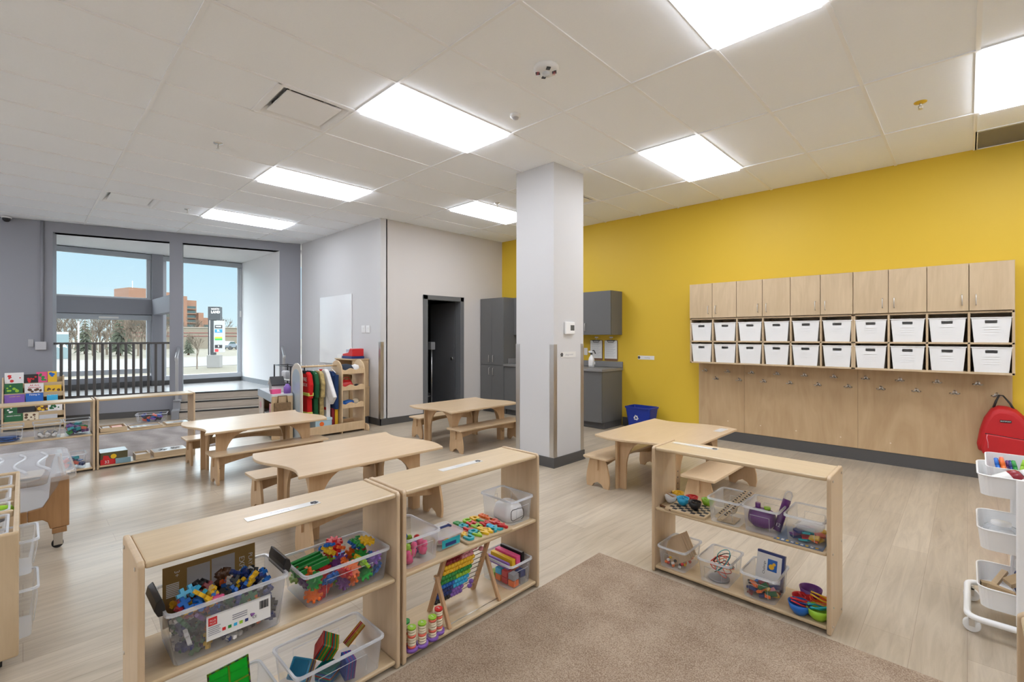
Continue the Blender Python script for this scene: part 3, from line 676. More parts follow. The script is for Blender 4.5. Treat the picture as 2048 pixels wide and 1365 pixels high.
def hook(x, z):
    global hk
    if hk is None:
        b = MB().cyl((0, 0, 0), (0, -0.006, 0), 0.019, n=14)
        b.tube([(0, -0.004, 0.004), (0, -0.03, 0.006), (0.0, -0.045, 0.022)], [0.006, 0.006, 0.009], 8)
        b.tube([(0, -0.005, -0.006), (-0.02, -0.022, -0.016), (-0.034, -0.036, -0.006)], [0.005, 0.005, 0.008], 8)
        b.tube([(0, -0.005, -0.006), (0.02, -0.022, -0.016), (0.034, -0.036, -0.006)], [0.005, 0.005, 0.008], 8)
        hk = b.build('coat_hook', NICKEL, t, world=False); o = hk
    else:
        o = hk.copy(); COL.objects.link(o)
    o.location = Vector((x, YW - 0.024, z)) - t.location
for k in range(10):
    hook(-2.595 + 0.2965 * k, 0.942); hook(-2.447 + 0.2945 * k, 0.838)
for x, z in ((-2.3, 0.27), (-1.9, 0.26), (-1.5, 0.25), (-1.05, 0.24), (-0.6, 0.24)): MB().cyl((x, YW - 0.0235, z), (x, YW - 0.026, z), 0.007, n=10).build('screw_cap', pm('cap_pale', (0.75, 0.65, 0.5)), t)
# white tapered bins
def white_bin():
    t = thing('storage_bin', 'x', 'bin', (0, 0, 0), group='white bins in the cubbies')
    wt, wb_, h, d = 0.133, 0.113, 0.236, 0.27
    hz0, hz1, hx = 0.180, 0.209, 0.042
    def P(u, v): # u -1..1, v 0..1 on the front
        w_ = wb_ + (wt - wb_) * v; return (u * w_, 0.012 * (1 - v), h * v)
    s = MB()
    us = [-1, -hx / wt, hx / wt, 1]; vs = [0, hz0 / h, hz1 / h, 1]
    g = [[P(u, v) for u in us] for v in vs]
    for a in range(3):
        for b in range(3):
            if a == 1 and b == 1: continue
            q = [g[a][b], g[a][b + 1], g[a + 1][b + 1], g[a + 1][b]]
            s.loft([q, [(x, y + 0.0025, z) for x, y, z in q]], True, True)
    r0 = rr(2 * wb_, d - 0.03, 0.01, 2, 0, d / 2); r1 = rr(2 * wt, d, 0.012, 2, 0, d / 2)
    def back(poly): return [p for p in poly if True]
    # sides, back, floor
    b0 = [(-wb_, 0.012, 0), (wb_, 0.012, 0), (wb_, d - 0.012, 0), (-wb_, d - 0.012, 0)]; t0 = [(-wt, 0, h), (wt, 0, h), (wt, d, h), (-wt, d, h)]
    for i, j in ((1, 2), (2, 3), (3, 0)):
        q = [b0[i], b0[j], t0[j], t0[i]]; n = (Vector(q[1]) - Vector(q[0])).cross(Vector(q[3]) - Vector(q[0])).normalized() * -0.0025
        s.loft([q, [tuple(Vector(p) + n) for p in q]], True, True)
    s.loft([b0, [(x, y, 0.003) for x, y, z in b0]], True, True)
    s.build('tub', WHITE, t, 0.0008, 1, world=False)
    rm = MB(); o_ = [(-wt - 0.006, -0.006), (wt + 0.006, -0.006), (wt + 0.006, d + 0.004), (-wt - 0.006, d + 0.004)]; i_ = [(-wt + 0.002, 0.003), (wt - 0.002, 0.003), (wt - 0.002, d - 0.003), (-wt + 0.002, d - 0.003)]
    rm.loft([ring(i_, h - 0.006), ring(o_, h - 0.006), ring(o_, h + 0.002), ring(i_, h + 0.002), ring(i_, h - 0.006)], False, False)
    rm.build('rim', WHITE, t, 0.0015, 2, world=False)
    rb = MB()
    for k in range(4): rb.box(-0.055, 0.055, 0.0035 + 0.002 * (3 - k) - 0.0032, 0.0035 + 0.002 * (3 - k) + 0.001, 0.075 + 0.024 * k, 0.079 + 0.024 * k)
    rb.build('grip_ridge', WHITE, t, world=False)
    return t
wbn = white_bin(); first = True
ordn = ['leftmost', 'second from left', 'third from left', 'fourth from left', 'fifth from left', 'sixth from left', 'fourth from right', 'third from right', 'second from right', 'rightmost']
random.seed(5)
for r_, (z, nm) in enumerate(((1.3535, 'upper'), (1.0715, 'lower'))):
    for k in range(10):
        o = wbn if first else dup(wbn); first = False
        place(o, (-2.54 + 0.30 * k + random.uniform(-0.003, 0.003), YW - 0.32 + 0.004, z), R(random.uniform(-0.8, 0.8)))
        o['label'] = 'white storage bin, %s in the %s row of cubbies' % (ordn[k], nm)
# backpack
t = thing('backpack', 'red backpack hanging from the last coat hook by its black loop', 'backpack', (0.23, YW - 0.03, 0.29))
RED = pm('nylon_red', (0.50, 0.008, 0.012), 0.55, var=0.12, vscale=9, bump=0.3, bscale=500)
BKX = 0.24
prof = [(-0.165, 0.30), (-0.175, 0.36), (-0.155, 0.50), (-0.125, 0.62), (-0.075, 0.715), (-0.03, 0.745), (0.03, 0.742), (0.09, 0.72), (0.145, 0.655), (0.185, 0.55), (0.20, 0.42), (0.195, 0.33), (0.16, 0.285), (0.0, 0.272), (-0.12, 0.278)]
def sc(k, dx=0, cz=0.5): return [(BKX + x * k, cz + (z - cz) * k) for x, z in prof]
b = MB(); b.loft([[(x, YW - 0.05, z) for x, z in sc(0.95)], [(x, YW - 0.085, z) for x, z in sc(1.0)], [(x, YW - 0.15, z) for x, z in sc(0.98)], [(x, YW - 0.185, z) for x, z in sc(0.90)], [(x, YW - 0.2, z) for x, z in sc(0.74)]], True, True, sm=True)
b.build('bag', RED, t, 0.004)
pk = [(BKX - 0.135, 0.285), (BKX + 0.165, 0.275), (BKX + 0.175, 0.33), (BKX + 0.168, 0.455), (BKX - 0.12, 0.485), (BKX - 0.145, 0.33)]
b = MB(); b.loft([[(x, YW - 0.18, z) for x, z in pk], [(x, YW - 0.215, z) for x, z in pk], [(BKX + 0.01 + (x - BKX - 0.01) * 0.9, YW - 0.228, 0.37 + (z - 0.37) * 0.88) for x, z in pk]], True, True, sm=False)
pko = b.build('front_pocket', RED, t, 0.008, 3)
MB().tube([(BKX - 0.118, YW - 0.217, 0.478), (BKX + 0.165, YW - 0.217, 0.448)], 0.006, 6).build('zipper', BLACK, pko)
MB().tube([(BKX - 0.105, YW - 0.226, 0.472), (BKX - 0.108, YW - 0.23, 0.44), (BKX - 0.10, YW - 0.23, 0.40), (BKX - 0.098, YW - 0.23, 0.345)], 0.0025, 6).build('zipper_pull', pl('rose'), pko)
pt = MB().box(BKX - 0.02, BKX + 0.055, YW - 0.204, YW - 0.200, 0.617, 0.640, M=Matrix.Translation((0, 0, -0.02))).build('brand_patch', BLACK, t)
text('EASTSPORT', 0.013, WHITE, pt, frame((BKX + 0.0175, YW - 0.2045, 0.6085), (1, 0, 0), (0, 0, 1)))
MB().tube([(BKX - 0.06, YW - 0.10, 0.72), (BKX - 0.04, YW - 0.08, 0.79), (BKX - 0.02, YW - 0.066, 0.842), (BKX + 0.005, YW - 0.066, 0.838), (BKX + 0.05, YW - 0.085, 0.77), (BKX + 0.075, YW - 0.10, 0.715)], [0.010, 0.009, 0.007, 0.007, 0.009, 0.010], 6).build('hanging_loop', BLACK, t)
# ================================================================== KITCHENETTE
def hdl(hx, y, z0, z1, par):
    MB().tube([(hx, y, z0), (hx, y - 0.028, z0 + 0.002), (hx, y - 0.03, z0 + 0.01), (hx, y - 0.03, z1 - 0.01), (hx, y - 0.028, z1 - 0.002), (hx, y, z1)], 0.005, 8).build('handle', NICKEL, par)
t = thing('tall_cabinet', 'tall grey cupboard with four doors beside the dark doorway wall', 'cupboard', (-6.28, 6.39, 0))
MB().box(-6.585, -5.97, 6.11, YW - 0.003, 0.10, 2.12).build('carcass', KGREY, t, 0.001)
MB().box(-6.585, -5.975, 6.16, YW - 0.003, 0.0, 0.10).build('toe_kick', BASEB, t)
for a, b in ((-6.583, -6.279), (-6.276, -5.972)):
    for z0, z1, h0 in ((0.885, 2.117, 0.935), (0.103, 0.88, 0.70)):
        d = MB().box(a, b, 6.09, 6.108, z0, z1).build('door', KGREY, t, 0.001)
        hdl(b - 0.05 if a < -6.4 else a + 0.05, 6.09, h0, h0 + 0.13, d)
t = thing('base_cabinet', 'grey kitchen base cabinet run between tall cupboard and blue bin', 'cabinet', (-4.93, 6.39, 0))
MB().box(-5.968, -3.915, 6.12, YW - 0.003, 0.10, 0.872).build('carcass', KGREY, t, 0.001)
MB().box(-5.968, -3.92, 6.17, YW - 0.003, 0.0, 0.10).build('toe_kick', BASEB, t)
for k in range(4):
    a = -5.965 + k * 0.5125; d = MB().box(a, a + 0.509, 6.10, 6.118, 0.103, 0.870).build('door', KGREY, t, 0.001)
    hdl(a + 0.06 if k % 2 else a + 0.45, 6.10, 0.70, 0.83, d)
t = thing('countertop', 'grey laminate countertop with upstand on the kitchen base cabinets', 'countertop', (-4.93, 6.39, 0.872))
MB().box(-5.968, -3.895, 6.075, YW - 0.003, 0.873, 0.913).box(-5.968, -3.895, 6.665, YW - 0.003, 0.913, 1.008).box(-5.966, -5.95, 6.2, YW - 0.03, 0.913, 1.008).build('worktop', KTOP, t, 0.006)
t = thing('upper_cabinet', 'grey kitchen wall cabinet right of the pillar above the clipboards', 'wall cabinet', (-4.93, 6.5, 1.436))
MB().box(-5.968, -3.915, 6.37, YW - 0.003, 1.436, 2.123).build('carcass', KGREY, t, 0.001)
for k in range(4):
    a = -5.965 + k * 0.5125; d = MB().box(a, a + 0.509, 6.35, 6.368, 1.438, 2.121).build('door', KGREY, t, 0.001)
    hdl(a + 0.05 if k % 2 else a + 0.46, 6.35, 1.49, 1.62, d)
def clipboard(x0, x1, label):
    t = thing('clipboard', label, 'clipboard', ((x0 + x1) / 2, YW - 0.01, 1.2)); cx = (x0 + x1) / 2
    MB().prism(rr(x1 - x0, 0.335, 0.015, 3, cx, 1.183), YW - 0.011, YW - 0.006, 'y').build('board', pm('hardboard', (0.20, 0.10, 0.05), 0.5), t)
    MB().box(x0 + 0.006, x1 - 0.012, YW - 0.0125, YW - 0.0112, 1.05, 1.342).build('sheet', PAPER, t)
    l = MB()
    for k in range(14): l.box(x0 + 0.03, x1 - 0.04 - 0.02 * (k % 3), YW - 0.0131, YW - 0.0126, 1.30 - k * 0.017, 1.3025 - k * 0.017)
    l.build('printed_lines', INKG, t)
    MB().tube([(cx - 0.06, YW - 0.018, 1.34), (cx - 0.05, YW - 0.02, 1.315), (cx + 0.05, YW - 0.02, 1.315), (cx + 0.06, YW - 0.018, 1.34)], 0.004, 6).box(cx - 0.07, cx + 0.07, YW - 0.024, YW - 0.012, 1.335, 1.35).build('clip', pm('dark_chrome', (0.08, 0.08, 0.085), 0.25, metal=0.8), t)
    h = thing('adhesive_hook', 'clear adhesive hook holding ' + ('the left' if x0 < -4.4 else 'the right') + ' clipboard under the kitchen wall cabinet', 'hook', (cx, YW - 0.006, 1.40))
    MB().box(cx - 0.03, cx + 0.03, YW - 0.010, YW - 0.002, 1.385, 1.405).tube([(cx, YW - 0.008, 1.39), (cx, YW - 0.015, 1.365), (cx, YW - 0.016, 1.345)], 0.003, 6).build('hook_body', WHITE, h)
clipboard(-4.512, -4.27, 'clipboard with printed sheet hanging left, behind the spray bottle')
clipboard(-4.235, -3.99, 'clipboard with printed sheet hanging right, near the open yellow wall')
tag(MB().box(-4.64, -4.57, YW - 0.007, YW - 0.001, 1.095, 1.215).build('wall_outlet', WHITE, None, 0.003), 'white outlet plate on the yellow wall left of the clipboards', 'outlet')
t = thing('spray_bottle', 'white spray bottle with black trigger standing on the grey counter', 'bottle', (-4.30, 6.40, 0.913))
MB().loft([ring(rr(0.085, 0.06, 0.02, 3), 0), ring(rr(0.088, 0.062, 0.02, 3), 0.13), ring(rr(0.07, 0.05, 0.02, 3), 0.165), ring(rr(0.034, 0.034, 0.015, 3), 0.185), ring(rr(0.032, 0.032, 0.015, 3), 0.21)], sm=True).build('bottle', WHITE, t, world=False)
MB().cyl((0, 0, 0.205), (0, 0, 0.235), 0.019, 0.017).build('collar', BLACK, t, world=False)
MB().box(-0.05, 0.03, -0.012, 0.012, 0.235, 0.265).build('spray_head', WHITE, t, 0.006, world=False)
MB().tube([(0.012, 0, 0.262), (0.045, 0, 0.275), (0.06, 0, 0.255), (0.075, 0, 0.22)], 0.009, 6).build('trigger', BLACK, t, world=False)
MB().box(-0.034, 0.034, -0.0325, -0.0315, 0.03, 0.12).build('label', LAMI, t, world=False)
tag(MB().box(-4.52, -4.40, 6.652, 6.664, 0.945, 0.99).build('counter_card', LAMI), 'small white card propped on the counter upstand beside the spray bottle', 'card')
t = thing('tissue_stack', 'stack of folded white papers on the counter beside the pillar edge', 'papers', (-4.62, 6.36, 0.913))
for k in range(4): MB().box(-0.06 + 0.008 * k, 0.10 - 0.014 * k, -0.06, 0.06, 0.028 * k, 0.028 * k + 0.02).build('paper_pack', [PAPER, pl('cream'), PAPER, PAPER][k], t, 0.003, world=False)
for k, x in enumerate((-5.55, -5.47)):
    tag(MB().lathe([(0.001, 0.0), (0.026, 0.0), (0.032, 0.10), (0.029, 0.10), (0.024, 0.005), (0.001, 0.005)], (x, 6.35 + 0.05 * k, 0.913), 20).build('drinking_glass', CLEAR, fix=True), ['left', 'right'][k] + ' clear glass on the counter left of the pillar', 'glass')
tag(MB().box(-5.62, -5.50, 6.3, 6.36, 1.385, 1.432).build('soap_dispenser', WHITE, None, 0.01), 'white dispenser under the kitchen cabinet at the left pillar edge', 'dispenser')
# recycling bin
t = thing('recycling_bin', 'blue recycling bin on the floor between grey cabinet and hook panel', 'bin', (-3.46, 6.47, 0))
BL_ = pm('bin_blue', (0.005, 0.03, 0.30), 0.35)
def tubwall(m, b, tp, z0, z1, th=0.004):
    ib = rr(b[0] - 2 * th, b[1] - 2 * th, max(b[2] - th, 0.004), 3); it = rr(tp[0] - 2 * th, tp[1] - 2 * th, max(tp[2] - th, 0.004), 3)
    m.loft([ring(ib, z0 + th), ring(it, z1), ring(rr(*tp, 3), z1), ring(rr(*b, 3), z0)], True, True, sm=False)
m = MB(); tubwall(m, (0.30, 0.22, 0.03), (0.40, 0.28, 0.03), 0, 0.36); m.build('tub', BL_, t, world=False)
m = MB(); m.loft([ring(rr(0.398, 0.278, 0.03, 3), 0.345), ring(rr(0.42, 0.30, 0.035, 3), 0.345), ring(rr(0.42, 0.30, 0.035, 3), 0.365), ring(rr(0.392, 0.272, 0.03, 3), 0.365), ring(rr(0.398, 0.278, 0.03, 3), 0.345)], False, False); m.build('rim', BL_, t, world=False)
ar = MB(); Mr = frame((-0.02, -0.1335, 0.21), (1, 0, 0), (0, -0.08, 1))
for k in range(3):
    A = Matrix.Rotation(R(120 * k), 4, 'Z')
    ar.prism([(-0.034, -0.030), (0.008, -0.030), (0.008, -0.040), (0.030, -0.022), (0.008, -0.005), (0.008, -0.016), (-0.026, -0.016)], 0.0, 0.0008, M=Mr @ A)
ar.build('recycling_symbol', WHITE, t, world=False)
# washroom bits in the dark
t = thing('pedal_bin', 'dark pedal bin with a steel edge inside the dark doorway', 'bin', (-7.05, 5.12, 0.005))
MB().lathe([(0.11, 0), (0.12, 0.33), (0.115, 0.37), (0.0, 0.39)], n=24, c0=True).build('body', BLACK, t, world=False)
MB().lathe([(0.122, 0.315), (0.1235, 0.335), (0.122, 0.335)], n=24).cyl((0.10, -0.07, 0.0), (0.10, -0.07, 0.33), 0.006).build('steel_band', NICKEL, t, world=False)
t = thing('dispenser_stand', 'thin steel dispenser stand inside the dark doorway', 'stand', (-7.3, 5.48, 0.005))
MB().cyl((0, 0, 0), (0, 0, 1.2), 0.016).build('pole', STEEL, t, world=False); MB().cyl((0, 0, 0), (0, 0, 0.02), 0.12, n=20).build('base', STEEL, t, world=False); MB().box(-0.05, 0.05, -0.05, 0.05, 1.15, 1.3).build('head', pm('disp_grey', (0.3, 0.3, 0.3), 0.4), t, 0.01, world=False)
# ================================================================== CLEAR BINS AND WHAT IS IN THEM
random.seed(11)
def clear_bin(label, cx, cy, z, lx, ly, h, rz=0, group='small clear plastic bins', taper=0.86, mat=None, rim=None, rad=0.02, name='clear_bin', panel=True):
    """thin-walled clear tub; lx, ly are the size at the rim (local x, y)"""
    t = thing(name, label, 'bin', (cx, cy, z), rz, group)
    mat = mat or CLEAR; rim = rim or CRIM
    b = rr(lx * taper, ly * taper, rad, 3); m_ = rr(lx - 0.01, ly - 0.01, rad, 3)
    w = MB(); w.loft([ring(b, 0.002), ring(m_, h - 0.006)], True, False, sm=True)
    w.build('tub', mat, t, world=False)
    o_ = rr(lx + 0.004, ly + 0.004, rad + 0.002, 3); i_ = rr(lx - 0.012, ly - 0.012, rad, 3)
    r_ = MB(); r_.loft([ring(i_, h - 0.008), ring(o_, h - 0.010), ring(o_, h), ring(i_, h), ring(i_, h - 0.008)], False, False, sm=False)
    r_.build('rim', rim, t, world=False)
    if panel:
        # raised outline moulded on the two long faces
        for sg in (-1, 1):
            p = MB()
            yb = sg * (ly * (taper + (1 - taper) * 0.2) / 2 + 0.0015); yt = sg * (ly * (taper + (1 - taper) * 0.72) / 2 + 0.0015)
            a = lx * taper * 0.30
            p.tube([(-a, yb, h * 0.2), (-a, yt, h * 0.70), (a, yt, h * 0.70), (a, yb, h * 0.2)], 0.0012, 4)
            p.build('moulded_panel', rim, t, world=False)
    return t
def pieces(n, maker, label, cat, group, cx, cy, lx, ly, z0, z1, cols, rz=0, dome=0.0, flat=0.5, name=None):
    """n separate loose pieces heaped in a box-shaped region"""
    ca, sa = math.cos(rz), math.sin(rz)
    nx = max(1, int(round(math.sqrt(n * lx / ly / 2.2)))); ny = max(1, int(round(nx * ly / lx)))
    k = 0; layers = max(1, math.ceil(n / (nx * ny)))
    while k < n:
        L_ = k // (nx * ny); q = k % (nx * ny); i, j = q % nx, q // nx
        u = ((i + 0.5) / nx - 0.5 + random.uniform(-.25, .25) / nx); v = ((j + 0.5) / ny - 0.5 + random.uniform(-.25, .25) / ny)
        x, y = u * lx, v * ly
        z = z0 + (z1 - z0) * (L_ + random.uniform(0.2, 0.8)) / layers + dome * (1 - (2 * u) ** 2) * (1 - (2 * v) ** 2) * (L_ + 1) / layers
        c = cols[k % len(cols)] if not callable(cols) else cols(u, v)
        o = maker(c)
        o.location = (cx + ca * x - sa * y, cy + sa * x + ca * y, z)
        o.rotation_euler = (random.uniform(-flat, flat), random.uniform(-flat, flat), random.uniform(0, 6.28))
        tag(o, label % c, cat, group % c); k += 1
_mesh = {}
def shared(key, fn, name):
    if key not in _mesh:
        o = fn(); o.name = name; _mesh[key] = o; return o
    o = _mesh[key].copy(); COL.objects.link(o); return o
PLUS = [(0, 1), (1, 1), (1, 0), (2, 0), (2, 1), (3, 1), (3, 0), (4, 0), (4, 1), (5, 1), (5, 2), (4, 2), (4, 3), (3, 3), (3, 2), (2, 2), (2, 3), (1, 3), (1, 2), (0, 2)]
def plus_piece(c, u=0.0125):
    def f():
        m = MB(); m.prism([((x - 2.5) * u, (y - 1.5) * u) for x, y in PLUS], -0.006, 0.006); return m.build('interlocking_piece', pl(c), None, 0.001, 1)
    return shared(('plus', c), f, 'interlocking_piece')
def gear_poly(n, r, t):
    p = []
    for k in range(n):
        for a, q in ((-0.30, r), (-0.18, r + t), (0.18, r + t), (0.30, r)): p.append((q * math.cos(2 * math.pi * (k + a) / n), q * math.sin(2 * math.pi * (k + a) / n)))
    return p
def gear(c, n=9, r=0.024):
    def f():
        m = MB(); m.prism(gear_poly(n, r, 0.011), -0.006, 0.006).cyl((0, 0, -0.014), (0, 0, 0.014), 0.011, n=8); return m.build('toy_gear', pl(c), None, 0.001, 1)
    return shared(('gear', c), f, 'toy_gear')
def gear_link(c):
    def f():
        m = MB(); m.box(-0.03, 0.03, -0.014, 0.014, -0.008, 0.008).box(-0.012, 0.012, -0.014, 0.014, 0.008, 0.022); return m.build('toy_connector', pl(c), None, 0.002, 1)
    return shared(('link', c), f, 'toy_connector')
def block(c, s=(0.02, 0.014, 0.01), nm='toy_block'):
    def f(): return MB().box(-s[0], s[0], -s[1], s[1], -s[2], s[2]).build(nm, pl(c), None, 0.0015, 1)
    return shared((nm, c, s), f, nm)
def bead(c, r=0.008, nm='bead'):
    def f(): return MB().lathe([(0.002, -r), (r * .8, -r * .75), (r, 0), (r * .8, r * .75), (0.002, r)], n=10).build(nm, pl(c), None)
    return shared((nm, c, r), f, nm)
def tinted(c):
    t = dict(green=(0.05, 0.75, 0.12), teal=(0.02, 0.42, 0.40), blue=(0.03, 0.16, 0.75), sky=(0.10, 0.60, 0.95), orange=(0.95, 0.40, 0.04), red=(0.85, 0.05, 0.05), yellow=(0.95, 0.80, 0.08), purple=(0.35, 0.08, 0.55))[c]
    return clear('tinted_' + c, tint=t, body=0.22, rough=0.1, col=tuple(x * 0.8 for x in t), edge=0.4)
def mag_tile(c, s=0.075):
    def f():
        m = MB(); m.box(-s / 2, s / 2, -s / 2, s / 2, -0.0028, 0.0028)
        o = m.build('magnetic_tile', tinted(c), None)
        return o
    if ('tile', c, s) not in _mesh:
        t = thing('magnetic_tile', 'x', 'tile'); 
        MB().box(-s / 2 + .005, s / 2 - .005, -s / 2 + .005, s / 2 - .005, -0.0022, 0.0022).build('pane', tinted(c), t, world=False)
        fr_ = MB(); i_ = rr(s - 0.012, s - 0.012, 0.003, 1); o_ = rr(s, s, 0.004, 1)
        fr_.loft([ring(i_, -0.003), ring(o_, -0.003), ring(o_, 0.003), ring(i_, 0.003), ring(i_, -0.003)], False, False); fr_.build('frame', clear('tile_edge_' + c, tint=tuple(min(1, x + .1) for x in tinted(c).node_tree.nodes['Transparent BSDF'].inputs[0].default_value[:3]), body=0.5, col=tuple(x * .6 for x in tinted(c).node_tree.nodes['Transparent BSDF'].inputs[0].default_value[:3])), t, world=False)
        _mesh[('tile', c, s)] = t; return t
    return dup(_mesh[('tile', c, s)])
ZM, ZB = 0.3855, 0.0375
# ---- front left shelf, upper board: handled box of interlocking pieces
t = clear_bin('large clear box with black clip handles, full of interlocking pieces, front left shelf', -1.845, 0.487, ZM, 0.365, 0.235, 0.175, R(90), None, 0.87, CLEARF, name='handled_box', panel=False)
for sg in (-1, 1):
    h_ = MB(); h_.prism([(0.176, 0.160), (0.196, 0.160), (0.206, 0.182), (0.200, 0.205), (0.186, 0.215), (0.178, 0.190)], -0.075, 0.075, 'y', M=Matrix.Rotation(0 if sg > 0 else math.pi, 4, 'Z'))
    h_.build('clip_handle', BLACK, t, 0.003, world=False)
lb = MB().box(-0.075, 0.12, -0.1135, -0.1125, 0.045, 0.125, M=Matrix.Translation((0.0, 0.004, 0))).build('printed_label', PAPER, t, world=False)
def lframe(x, z, y=-0.1102): return Matrix.Translation(t.location) @ Matrix.Rotation(R(90), 4, 'Z') @ frame((x, y, z), (1, 0, 0), (0, 0, 1))
MB().box(-0.07, -0.045, -0.1106, -0.1098, 0.092, 0.118).build('red_logo', pl('red'), lb, world=False)
for k in range(5): MB().box(-0.03 + 0.017 * k, -0.02 + 0.017 * k, -0.1106, -0.1098, 0.062, 0.072).build('symbol', pl(['red', 'green', 'sky', 'lime', 'navy'][k]), lb, world=False)
bc = MB()
for k in range(9): bc.box(0.084 + 0.0032 * k, 0.0855 + 0.0032 * k + 0.0006 * (k % 3), -0.1106, -0.1098, 0.085, 0.112)
bc.build('barcode', INK, lb, world=False)
tl = MB()
for k in range(5): tl.box(-0.07, -0.035 - 0.004 * (k % 2), -0.1106, -0.1098, 0.085 - 0.006 * k, 0.0872 - 0.006 * k)
for k in range(3): tl.box(0.0, 0.045, -0.1106, -0.1098, 0.098 - 0.007 * k, 0.101 - 0.007 * k)
tl.build('small_print', INKG, lb, world=False)
text('CE', 0.012, INK, lb, lframe(0.068, 0.067, -0.1108)); text('PLUS', 0.008, WHITE, lb, lframe(-0.0575, 0.108, -0.1108)); text('PLUS', 0.008, WHITE, lb, lframe(-0.0575, 0.099, -0.1108))
pieces(96, plus_piece, '%s interlocking piece in the clear box with black handles', 'toy', '%s pieces in the handled box', -1.842, 0.487, 0.29, 0.185, ZM + 0.012, ZM + 0.13, ['navy', 'forest', 'yellow', 'navy', 'white', 'black', 'orange', 'navy', 'forest', 'purple', 'navy', 'black'], R(90), flat=1.2)
pieces(22, plus_piece, '%s interlocking piece on the heap in the clear box with black handles', 'toy', '%s pieces heaped on the handled box', -1.82, 0.405, 0.11, 0.11, ZM + 0.13, ZM + 0.155, ['yellow', 'maroon', 'blue', 'yellow', 'pink', 'sky', 'yellow', 'maroon'], R(90), 0.045, 1.2)
pieces(22, plus_piece, '%s interlocking piece near the right handle of the clear handled box', 'toy', '%s pieces near the right handle', -1.85, 0.565, 0.12, 0.12, ZM + 0.13, ZM + 0.155, ['blue', 'navy', 'white', 'navy', 'black', 'orange', 'blue', 'white', 'black', 'yellow'], R(90), 0.045, 1.2)
# printed card standing in the box
t = thing('box_insert', 'ochre printed card with photo panels standing in the handled box', 'card', (-1.935, 0.475, 0.42), R(90), rot=(0, 0, R(90)))
OC = pm('ochre_card', (0.30, 0.185, 0.055), 0.5)
MB().box(-0.145, 0.145, -0.001, 0.001, 0, 0.205).build('card', OC, t, world=False)
for x0, x1, z0, z1 in ((-0.075, -0.005, 0.04, 0.185), (0.0, 0.075, 0.05, 0.19)):
    ph = MB().box(x0, x1, -0.0022, -0.0012, z0, z1).build('photo_panel', pm('photo_grey', (0.42, 0.42, 0.44), 0.5), t, world=False)
    bl = MB(); random.seed(int(x1 * 1000) + 9)
    for k in range(26): bl.cyl(((x0 + x1) / 2 + random.uniform(-.024, .024), -0.0022, z0 + random.uniform(.03, .095)), ((x0 + x1) / 2, -0.0028, z0 + .06), 0.014, 0.012, 8)
    bl.build('dark_figure', pl('black' if x0 < -0.01 else 'brown'), ph, world=False)
def iframe(x, z): return Matrix.Translation(t.location) @ Matrix.Rotation(R(90), 4, 'Z') @ frame((x, -0.0014, z), (0, 0, -1), (1, 0, 0))
text('PLAY', 0.020, LAMI, t, iframe(0.128, 0.150)); text('EXPLORE', 0.026, LAMI, t, iframe(0.098, 0.115)); text('3+', 0.022, LAMI, t, iframe(-0.105, 0.175)); 
bc = MB()
for k in range(8): bc.box(-0.135, -0.098, -0.0018, -0.0011, 0.10 + 0.006 * k, 0.1035 + 0.006 * k)
bc.build('barcode', PAPER, t, world=False)
# ---- bin of gears
random.seed(3)
clear_bin('clear bin of coloured toy gears on the upper board of the front left shelf', -1.868, 0.915, ZM, 0.365, 0.245, 0.13, R(90), None, 0.9)
pieces(46, gear, '%s toy gear in the clear gear bin on the front left shelf', 'toy', '%s gears in the gear bin', -1.855, 0.915, 0.31, 0.195, ZM + 0.018, ZM + 0.105, ['orange', 'red', 'purple', 'orange', 'green', 'blue', 'red', 'orange', 'lime', 'violet'], R(90), flat=1.3)
pieces(9, gear, '%s toy gear lying on top of the heap in the gear bin', 'toy', '%s gears on top of the gear heap', -1.875, 0.965, 0.22, 0.15, ZM + 0.125, ZM + 0.145, ['red', 'blue', 'orange', 'green', 'yellow', 'green', 'blue', 'yellow', 'red'], R(90), 0.02, 0.6)
pieces(8, gear_link, '%s gear connector in the clear gear bin', 'toy', '%s connectors in the gear bin', -1.85, 0.93, 0.24, 0.16, ZM + 0.03, ZM + 0.10, ['orange', 'green', 'orange', 'yellow'], R(90), flat=1.2)
for k in range(4):
    o = MB().box(-0.062, 0.062, -0.014, 0.014, -0.007, 0.007).box(-0.062, 0.062, -0.014, -0.009, 0.007, 0.016).box(-0.062, 0.062, 0.009, 0.014, 0.007, 0.016).build('toy_brick', pl('green'), None, 0.0015, 1)
    o.location = (-1.935 + 0.032 * k, 0.802, ZM + 0.10 + 0.012 * (k % 2)); o.rotation_euler = (0.1, -0.16, R(84)); tag(o, '%s green interlocking base plate in the gear bin, counted from the back' % ['first', 'second', 'third', 'fourth'][k], 'toy')
# ---- bin of magnetic tiles below
clear_bin('clear bin of magnetic tiles on the bottom board of the front left shelf', -1.842, 0.872, ZB, 0.365, 0.245, 0.135, R(90), None, 0.9)
random.seed(8)
def stack(c0, cols, n, cx, cy, z, tilt, lab, grp, s=0.075):
    T = Matrix.Translation((cx, cy, z)) @ Matrix.Rotation(tilt[2], 4, 'Z') @ Matrix.Rotation(tilt[1], 4, 'Y') @ Matrix.Rotation(tilt[0], 4, 'X')
    for k in range(n):
        c = cols[k % len(cols)]; o = mag_tile(c, s); M = T @ Matrix.Translation((0, 0, 0.0064 * k))
        o.location = M.translation; o.rotation_euler = M.to_euler(); tag(o, '%s magnetic tile %s' % (c, lab), 'tile', '%s tiles %s' % (c, grp))
stack(0, ['red', 'yellow', 'sky', 'orange', 'blue', 'teal'], 9, -1.86, 0.775, ZB + 0.06, (0.9, 0.1, 0.7), 'in the leftmost leaning stack of the tile bin', 'in the left stack')
